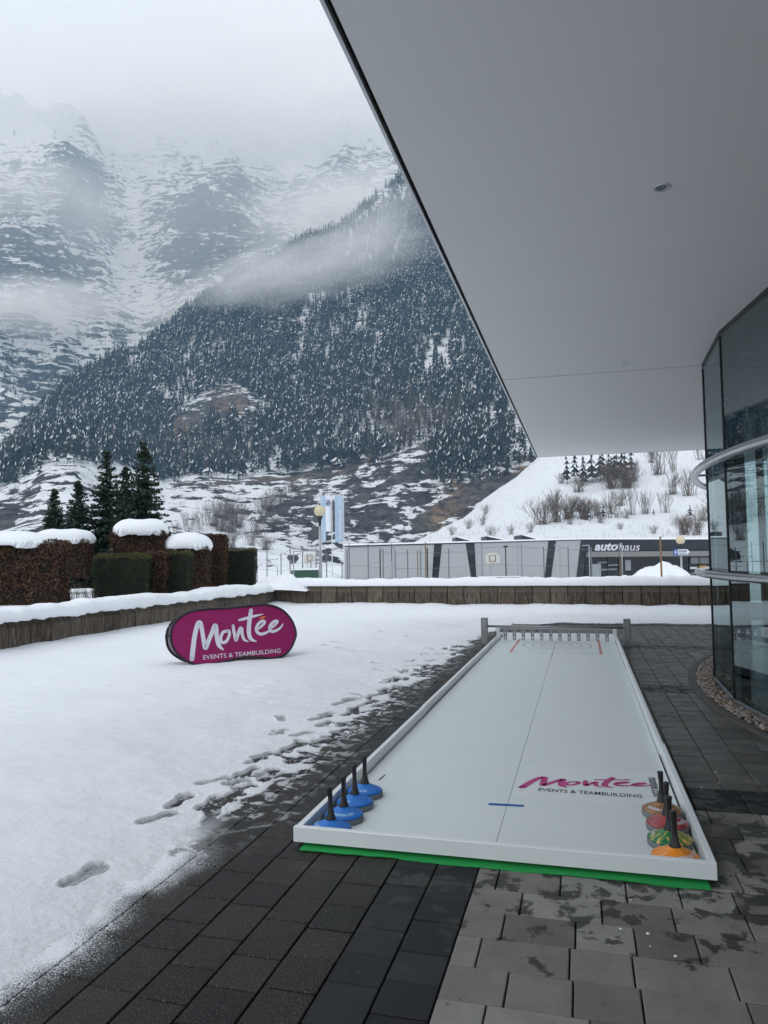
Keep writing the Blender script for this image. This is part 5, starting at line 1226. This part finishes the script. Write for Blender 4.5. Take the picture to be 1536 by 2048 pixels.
# fence round the sports court: posts and wires are parts of one fence
def fence(name, label, posts, d, wires, r=.046, scallop=False, mat=None):
    mat = mat or FENCEM
    p0 = pd(posts[0][0], 1120, d); t = thing(name, (p0[0], p0[1], 0), label, 'fence'); O = np.array([p0[0], p0[1], 0]); tops = []
    for px, pt in posts:
        b, h = stand(px, pt, d); b = b-O; MB().tube([b, b+np.array([0, 0, h])], r, 6).build('fence_post', mat, t); tops.append((b, h))
    for f in wires:
        MB().tube([b+np.array([0, 0, h*f]) for b, h in tops], .015, 4, cap=False).build('wire', mat, t)
    if scallop:
        pts = []
        for (b, h), (b2, h2) in zip(tops[:-1], tops[1:]):
            m = max(3, int(np.linalg.norm(b2-b)/.30))
            for k in range(m*4): f = k/(m*4); pts.append(b+(b2-b)*f+np.array([0, 0, h*.93-.07*abs(math.sin(f*m*PI))]))
        MB().tube(pts, .016, 3, cap=False).build('net_edge', mat, t)
    return t
fence('court_fence', 'thin grey wire fence on the left of the sports court, before the dark rock face', [(514, 1097), (534, 1097), (562, 1106), (580, 1093), (605, 1092), (632, 1092), (653, 1103), (684, 1127)], 64, (.93, .5, .2))
fence('court_fence', 'tall wire fence with scalloped net in front of the grey showroom cladding', [(694, 1099), (698, 1088), (736, 1088), (766, 1099), (783, 1087), (790, 1099), (815, 1099), (841, 1099), (897, 1097), (963, 1087), (1043, 1088), (1087, 1093), (1119, 1089), (1136, 1093), (1182, 1094)], 58, (.55, .28), scallop=True)
for k, (px, pt, am) in enumerate(((962, 1088, -12), (1044, 1088, -12), (1119, 1089, -12), (1178, 1089.5, -14), (1243, 1089, -14))):
    pole('angled_post', px, pt, 56, .04, GALV, ('angled steel post beside the rear basketball board', 'angled steel post right of the rear goal frame', 'angled steel post between dark and grey facade bays', 'thick angled steel post left of the autohaus letters', 'leaning steel post at the sapling below the letters')[k], 'post', 'angled court posts', am)
pole('wooden_pole', 851, 1085, 50, .055, simple('wood_pole', (.21, .125, .075), .8, 0, .25, 4), 'brown wooden pole in front of the first dark facade gap', 'pole')
pole('wooden_pole', 835, 1101, 56, .04, simple('wood_pole', (.20, .13, .085), .8, 0, .25, 4), 'thin brown pole left of the wooden pole', 'pole')
pole('wooden_pole', 1320.5, 1073, 23.5, .03, simple('wood_pole', (.22, .125, .07), .8, 0, .25, 4), 'tall brown marker pole rising from the snow heap', 'pole')
pole('dark_post', 760, 1098, 57, .05, DARKM, 'dark post with box top in front of the leftmost cladding', 'post'); pole('dark_post', 854.5, 1096, 57, .05, DARKM, 'dark post right behind the brown wooden pole', 'post')
bl = pole('court_light', 1011, 1094, 55, .045, DARKM, 'black court lamp post right of the rear basketball board', 'lamp post'); h_ = stand(1011, 1094, 55)[1]; MB().box(-.16, .16, -.12, .12, h_-.03, h_+.10, 0, .03).build('lamp_head', DARKM, bl)
YEL = simple('yellow_paint', (.52, .27, .02), .5)
for px, pt, pb, d, lb_ in ((555, 1132, 1148, 58, 'yellow sleeve post with white top left of the green bench'), (932, 1128, 1142, 54, 'yellow sleeve post in front of the second grey facade bay')):
    b, h = stand(px, pt, d); t = thing('sleeve_post', b, lb_, 'post'); MB().tube([(0, 0, 0), (0, 0, h)], .035, 8).build('post', GALV, t); MB().tube([(0, 0, 0), (0, 0, h*.55)], .085, 10).build('sleeve', YEL, t)
def frame(name, px0, px1, pt, d, r, label, cat, cross=False):
    b, h = stand(px0, pt, d); b2, h2 = stand(px1, pt, d); t = thing(name, b, label, cat); w = b2-b
    MB().tube([(0, 0, 0), (0, 0, h)], r, 7).build('upright', GALV, t); MB().tube([w, w+np.array([0, 0, h2])], r, 7).build('upright', GALV, t); MB().tube([(0, 0, h), w+np.array([0, 0, h])], r, 7).build('crossbar', GALV, t); return t
frame('goal_frame', 587, 643, 1102.5, 60, .045, 'slim steel goal frame round the front basketball board', 'goal'); frame('goal_frame', 953, 1035, 1094, 56, .05, 'steel goal frame with the rear basketball board inside', 'goal')
frame('low_rail', 741, 783, 1124, 57, .03, 'low horizontal steel rail in front of the left cladding', 'rail')
def hoop(px, py, d, wpx, hpx, label, rear=False):
    c = pd(px, py, d); b = c.copy(); b[2] = gz(c[0], c[1]); h = c[2]-b[2]; s = d/FPX; w, hh_ = wpx*s/2, hpx*s/2; t = thing('basketball_hoop', b, label, 'basketball hoop', rz=YAW)
    BW = simple('hoop_board', (.62, .60, .54), .5, 0, .05, 4)
    poly = [(-w, -hh_), (w, -hh_), (w, hh_*.35), (w*.55, hh_), (-w*.55, hh_), (-w, hh_*.35)]; mb = MB(); mb.prism([(a, h+b_) for a, b_ in poly], 1, -.02, .02); bd = mb.build('backboard', BW, t)
    mb = MB(); q = (w*.48, hh_*.72)
    for a0, a1, z0, z1 in ((-q[0], q[0], -.45, -.40), (-q[0], q[0], .30, .35), (-q[0], -q[0]+.05, -.45, .35), (q[0]-.05, q[0], -.45, .35)): mb.box(a0, a1, -.028, -.021, h+z0*hh_*1.6, h+z1*hh_*1.6)
    mb.build('target_box', DARKM, bd)
    rg = MB(); rg.tube([(.23*math.cos(2*PI*k/16), -.30+.23*math.sin(2*PI*k/16)*(-1 if rear else 1), h-hh_*.62) for k in range(17)], .014, 5, cap=False); rg.build('ring', simple('hoop_ring', (.45, .12, .04), .5), t)
    for sx in (-1, 1): MB().tube([(sx*w*.45, .02, h-hh_*.3), (sx*w*.75 if rear else sx*w*.3-.12, .9, h-hh_*2.6)], .035, 6).build('strut', simple('hoop_strut', (.52, .52, .50), .5), t)
    MB().tube([(0, .9, 0), (0, .9, h-hh_*1.2)], .05, 8).build('post', GALV, t)
hoop(619.5, 1115, 66, 22, 17, 'basketball board on white struts above the green bench'); hoop(985, 1116, 57, 28, 20, 'basketball board seen in the goal frame before the grey cladding', True)
b, h = stand(612, 1139, 62); gbx = thing('court_bench', b, 'long green sided low box with a snowy top under the basketball board', 'bench', rz=YAW); s = 62/FPX
MB().box(-29*s, 29*s, -.3, .3, 0, h-.04).build('side_panel', simple('green_board', (.02, .075, .045), .6), gbx); MB().box(-29.5*s, 29.5*s, -.33, .33, h-.04, h+.10, 0, .04).build('snow_top', SNOW, gbx)
b, h = stand(1002, 1155, 53); lb2 = thing('court_barrier', b, 'low steel barrier with snow on it below the goal frame', 'barrier', rz=YAW); s = 53/FPX
MB().tube([(-47*s, 0, h), (47*s, 0, h)], .04, 6).build('rail', GALV, lb2); MB().tube([(-47*s, 0, h-.16), (47*s, 0, h-.16)], .03, 6).build('rail', GALV, lb2); MB().box(-45*s, 40*s, -.05, .05, h+.03, h+.09, 0, .02).build('snow_top', SNOW, lb2)
for x in (-46, -20, 20, 46): MB().tube([(x*s, 0, 0), (x*s, 0, h+.1)], .03, 6).build('upright', GALV, lb2)
st = thing('sapling', stand(1238, 1085, 50)[0], 'young bare tree tied to a leaning stake below the autohaus letters', 'tree'); h = stand(1238, 1085, 50)[1]
MB().tube([(0, 0, 0), (.03, 0, h*.5), (.0, 0, h)], [.05, .035, .008], 6).build('trunk', simple('sapling_bark', (.16, .11, .07), .85, 0, .3, 5), st)
mb = MB()
for k in range(26): z = random.uniform(.35, .95)*h; a = random.uniform(0, 6.28); l = random.uniform(.2, .7)*(1.15-z/h); mb.tube([(.02, 0, z), (math.cos(a)*l, math.sin(a)*l, z+l*.9)], [.012, .004], 3)
mb.build('crown', BARE, st)

# ================================================================== CAR SHOWROOM
FD_ = 86.0; FO = pd(1000, 1110, FD_); fh = np.array([fw[0], fw[1], 0]); fh /= np.linalg.norm(fh); FO[2] = 0
def fac(x, y):
    d = ray(x, y); t = ((FO-EYEV)@fh)/(d@fh); P = EYEV+d*t; return float((P-FO)@r0), float(P[2])
sh = thing('car_showroom', FO, 'low modern car showroom with light grey slanted cladding and dark autohaus fascia', 'car showroom', rz=YAW)
def cladmat():
    m, nt, out = newmat('corrugated_cladding'); p = objc(nt); z = nd(nt, 'SeparateXYZ', out='Z', Vector=p)
    w = math_(nt, 'SINE', math_(nt, 'MULTIPLY', z, 2*PI/.10)); n = noise(nt, .7, 4, .6, p)
    c = mixc(nt, n, (.40, .41, .42), (.47, .48, .49)); c = mixc(nt, math_(nt, 'MULTIPLY_ADD', w, .2, .2), c, (.30, .31, .32)); bsdf(nt, out, c, .5, .2, bump(nt, w, .5, .03)); return m
CLAD = cladmat(); FASC = simple('dark_fascia', (.022, .026, .034), .45, .1, .06, 2); DGLASS = simple('dark_glass', (.010, .012, .015), .08, 0, .2, .6)
GLZ = GZ-.3
def slab_poly(px, name, mat, y0, y1):
    P = [fac(*q) for q in px]; P = [(s_, (GLZ if q[1] > 1155 else z_)) for (s_, z_), q in zip(P, px)]; mb = MB(); mb.prism(P, 1, y0, y1); return mb.build(name, mat, sh, recalc=True)
sL, zL = fac(687, 1092); sR, zR = fac(1520, 1079)
MB().hexa([(sL+.1, .5, GLZ), (sR, .5, GLZ), (sR, 26, GLZ), (sL+.1, 26, GLZ)], [(sL+.1, .5, zL-.1), (sR, .5, fac(1400, 1082)[1]-.15), (sR, 26, zL-.1), (sL+.1, 26, zL-.1)]).build('hall', DGLASS, sh)
for q in ([(687, 1094), (868, 1089), (863, 1160), (687, 1160)], [(884, 1088.5), (931, 1087), (943, 1160), (876, 1160)], [(949, 1086.5), (1096, 1082), (1088, 1160), (953, 1160)], [(1112, 1081.5), (1161, 1080), (1151, 1160), (1101, 1160)]):
    slab_poly(q, 'cladding_panel', CLAD, -.12, .3)
for q in ([(868.5, 1089), (883.5, 1088.5), (881, 1114), (866, 1115)], [(931.5, 1087), (948.5, 1086.5), (950, 1113), (936, 1114)], [(1096.5, 1082), (1111.5, 1081.5), (1107, 1115), (1093, 1116)]): slab_poly(q, 'dark_strip', FASC, -.02, .3)
for q in ([(866, 1115.5), (880.5, 1114.5), (876.5, 1160), (863.5, 1160)], [(936.5, 1114.5), (950, 1113.5), (952.5, 1160), (943.5, 1160)], [(1092.5, 1116.5), (1106.5, 1115.5), (1100.5, 1160), (1088.5, 1160)]): slab_poly(q, 'window', DGLASS, .02, .3)
slab_poly([(1093, 1117), (1106, 1116), (1100.5, 1160), (1089, 1160)], 'blind', GALV, .32, .4)
slab_poly([(1161.5, 1080), (1180, 1079.8), (1172, 1103), (1164, 1160), (1151.5, 1160)], 'slanted_pier', FASC, -.16, .3)
slab_poly([(1180.2, 1079.8), (1520, 1080), (1520, 1101), (1173, 1103)], 'fascia', FASC, -.14, .3)
slab_poly([(1172.5, 1103.4), (1520, 1101.4), (1520, 1111), (1170.5, 1114)], 'canopy_band', simple('band_grey', (.20, .195, .19), .5), -.9, .3)
for x0, x1, y0, y1, mt, nm in ((1186, 1204, 1128, 1160, GALV, 'door_leaf'), (1252.5, 1264, 1120, 1141, simple('pale_window', (.30, .33, .36), .3), 'window'), (1384, 1400, 1115, 1127, GREYST, 'window'), (1402, 1420, 1115, 1127, GREYST, 'window'), (1383, 1397, 1134, 1138, WHITE, 'display_sign'), (1400, 1416, 1131, 1137, YEL, 'display_sign')):
    slab_poly([(x0, y0), (x1, y0), (x1, y1), (x0, y1)], nm, mt, .38, .46)
for x in (1217, 1240, 1381, 1400.5, 1172): slab_poly([(x, 1113), (x+1.3, 1113), (x+1.3, 1160), (x, 1160)], 'window_post', DARKM, .34, .44)
for x0, x1, y in ((1196, 1216, 1124), (1218, 1238, 1129), (1200, 1236, 1138), (1384, 1398, 1146)): slab_poly([(x0, y), (x1, y-1), (x1, y+2), (x0, y+3.5)], 'painted_reflection', simple('bar_reflect', (.20, .22, .24), .3), .36, .42)  # pale slanted bars painted as reflections in the dark glazing
# parapet line and snow on the roof
slab_poly([(686, 1091.5), (1161, 1079), (1520, 1079), (1520, 1080.2), (1161, 1080.2), (686, 1093.6)], 'parapet', FASC, -.2, .4)
P = [fac(*q) for q in ((686, 1088.5), (900, 1083), (1161, 1076.2), (1300, 1075), (1520, 1075))]; Q = [fac(*q) for q in ((686, 1091.4), (900, 1085.8), (1161, 1078.9), (1300, 1078.9), (1520, 1078.9))]
mb = MB()
for (a, b), (c, d) in zip(zip(P[:-1], P[1:]), zip(Q[:-1], Q[1:])): mb.hexa([(c[0], -.24, c[1]), (d[0], -.24, d[1]), (d[0], 25, d[1]), (c[0], 25, c[1])], [(a[0], -.20, a[1]), (b[0], -.20, b[1]), (b[0], 25, b[1]), (a[0], 25, a[1])])
mb.build('roof_snow', SNOW, sh)
for x0, x1, yt, yb in ((917, 960, 1072.5, 1083), (980, 1030, 1070.5, 1081), (1052, 1092, 1068, 1078.5)):
    a, z0 = fac(x0, yb+1.5); b, z1 = fac(x1, yt); c = fac((x0*.68+x1*.32), yt)[0]
    t = MB().hexa([(a, 3, z0-.3), (b, 3, z0-.3), (b, 8, z0-.3), (a, 8, z0-.3)], [(a, 3, z1), (b, 3, z0), (b, 8, z0), (a, 8, z1)]).build('skylight', FASC, sh)
    MB().hexa([(a+.25, 2.9, z1-.06), (b, 2.9, z0), (b, 8, z0), (a+.25, 8, z1-.06)], [(a+.3, 2.9, z1+.12), (b+.2, 2.9, z0+.1), (b+.2, 8, z0+.1), (a+.3, 8, z1+.12)]).build('snow_cover', SNOW, t)
for s_, x0, x1, bd in (('auto', 1188.5, 1234.5, .035), ('haus', 1236, 1278.5, .004)):
    a, z0 = fac(x0, 1101.8); b, z1 = fac(x1, 1085.5); lay_text(s_, (a, -.20, z0), ex*(b-a), np.array([0, 0, z1-z0]), bold=bd, shear=.25).build('lettering', WHT, sh)
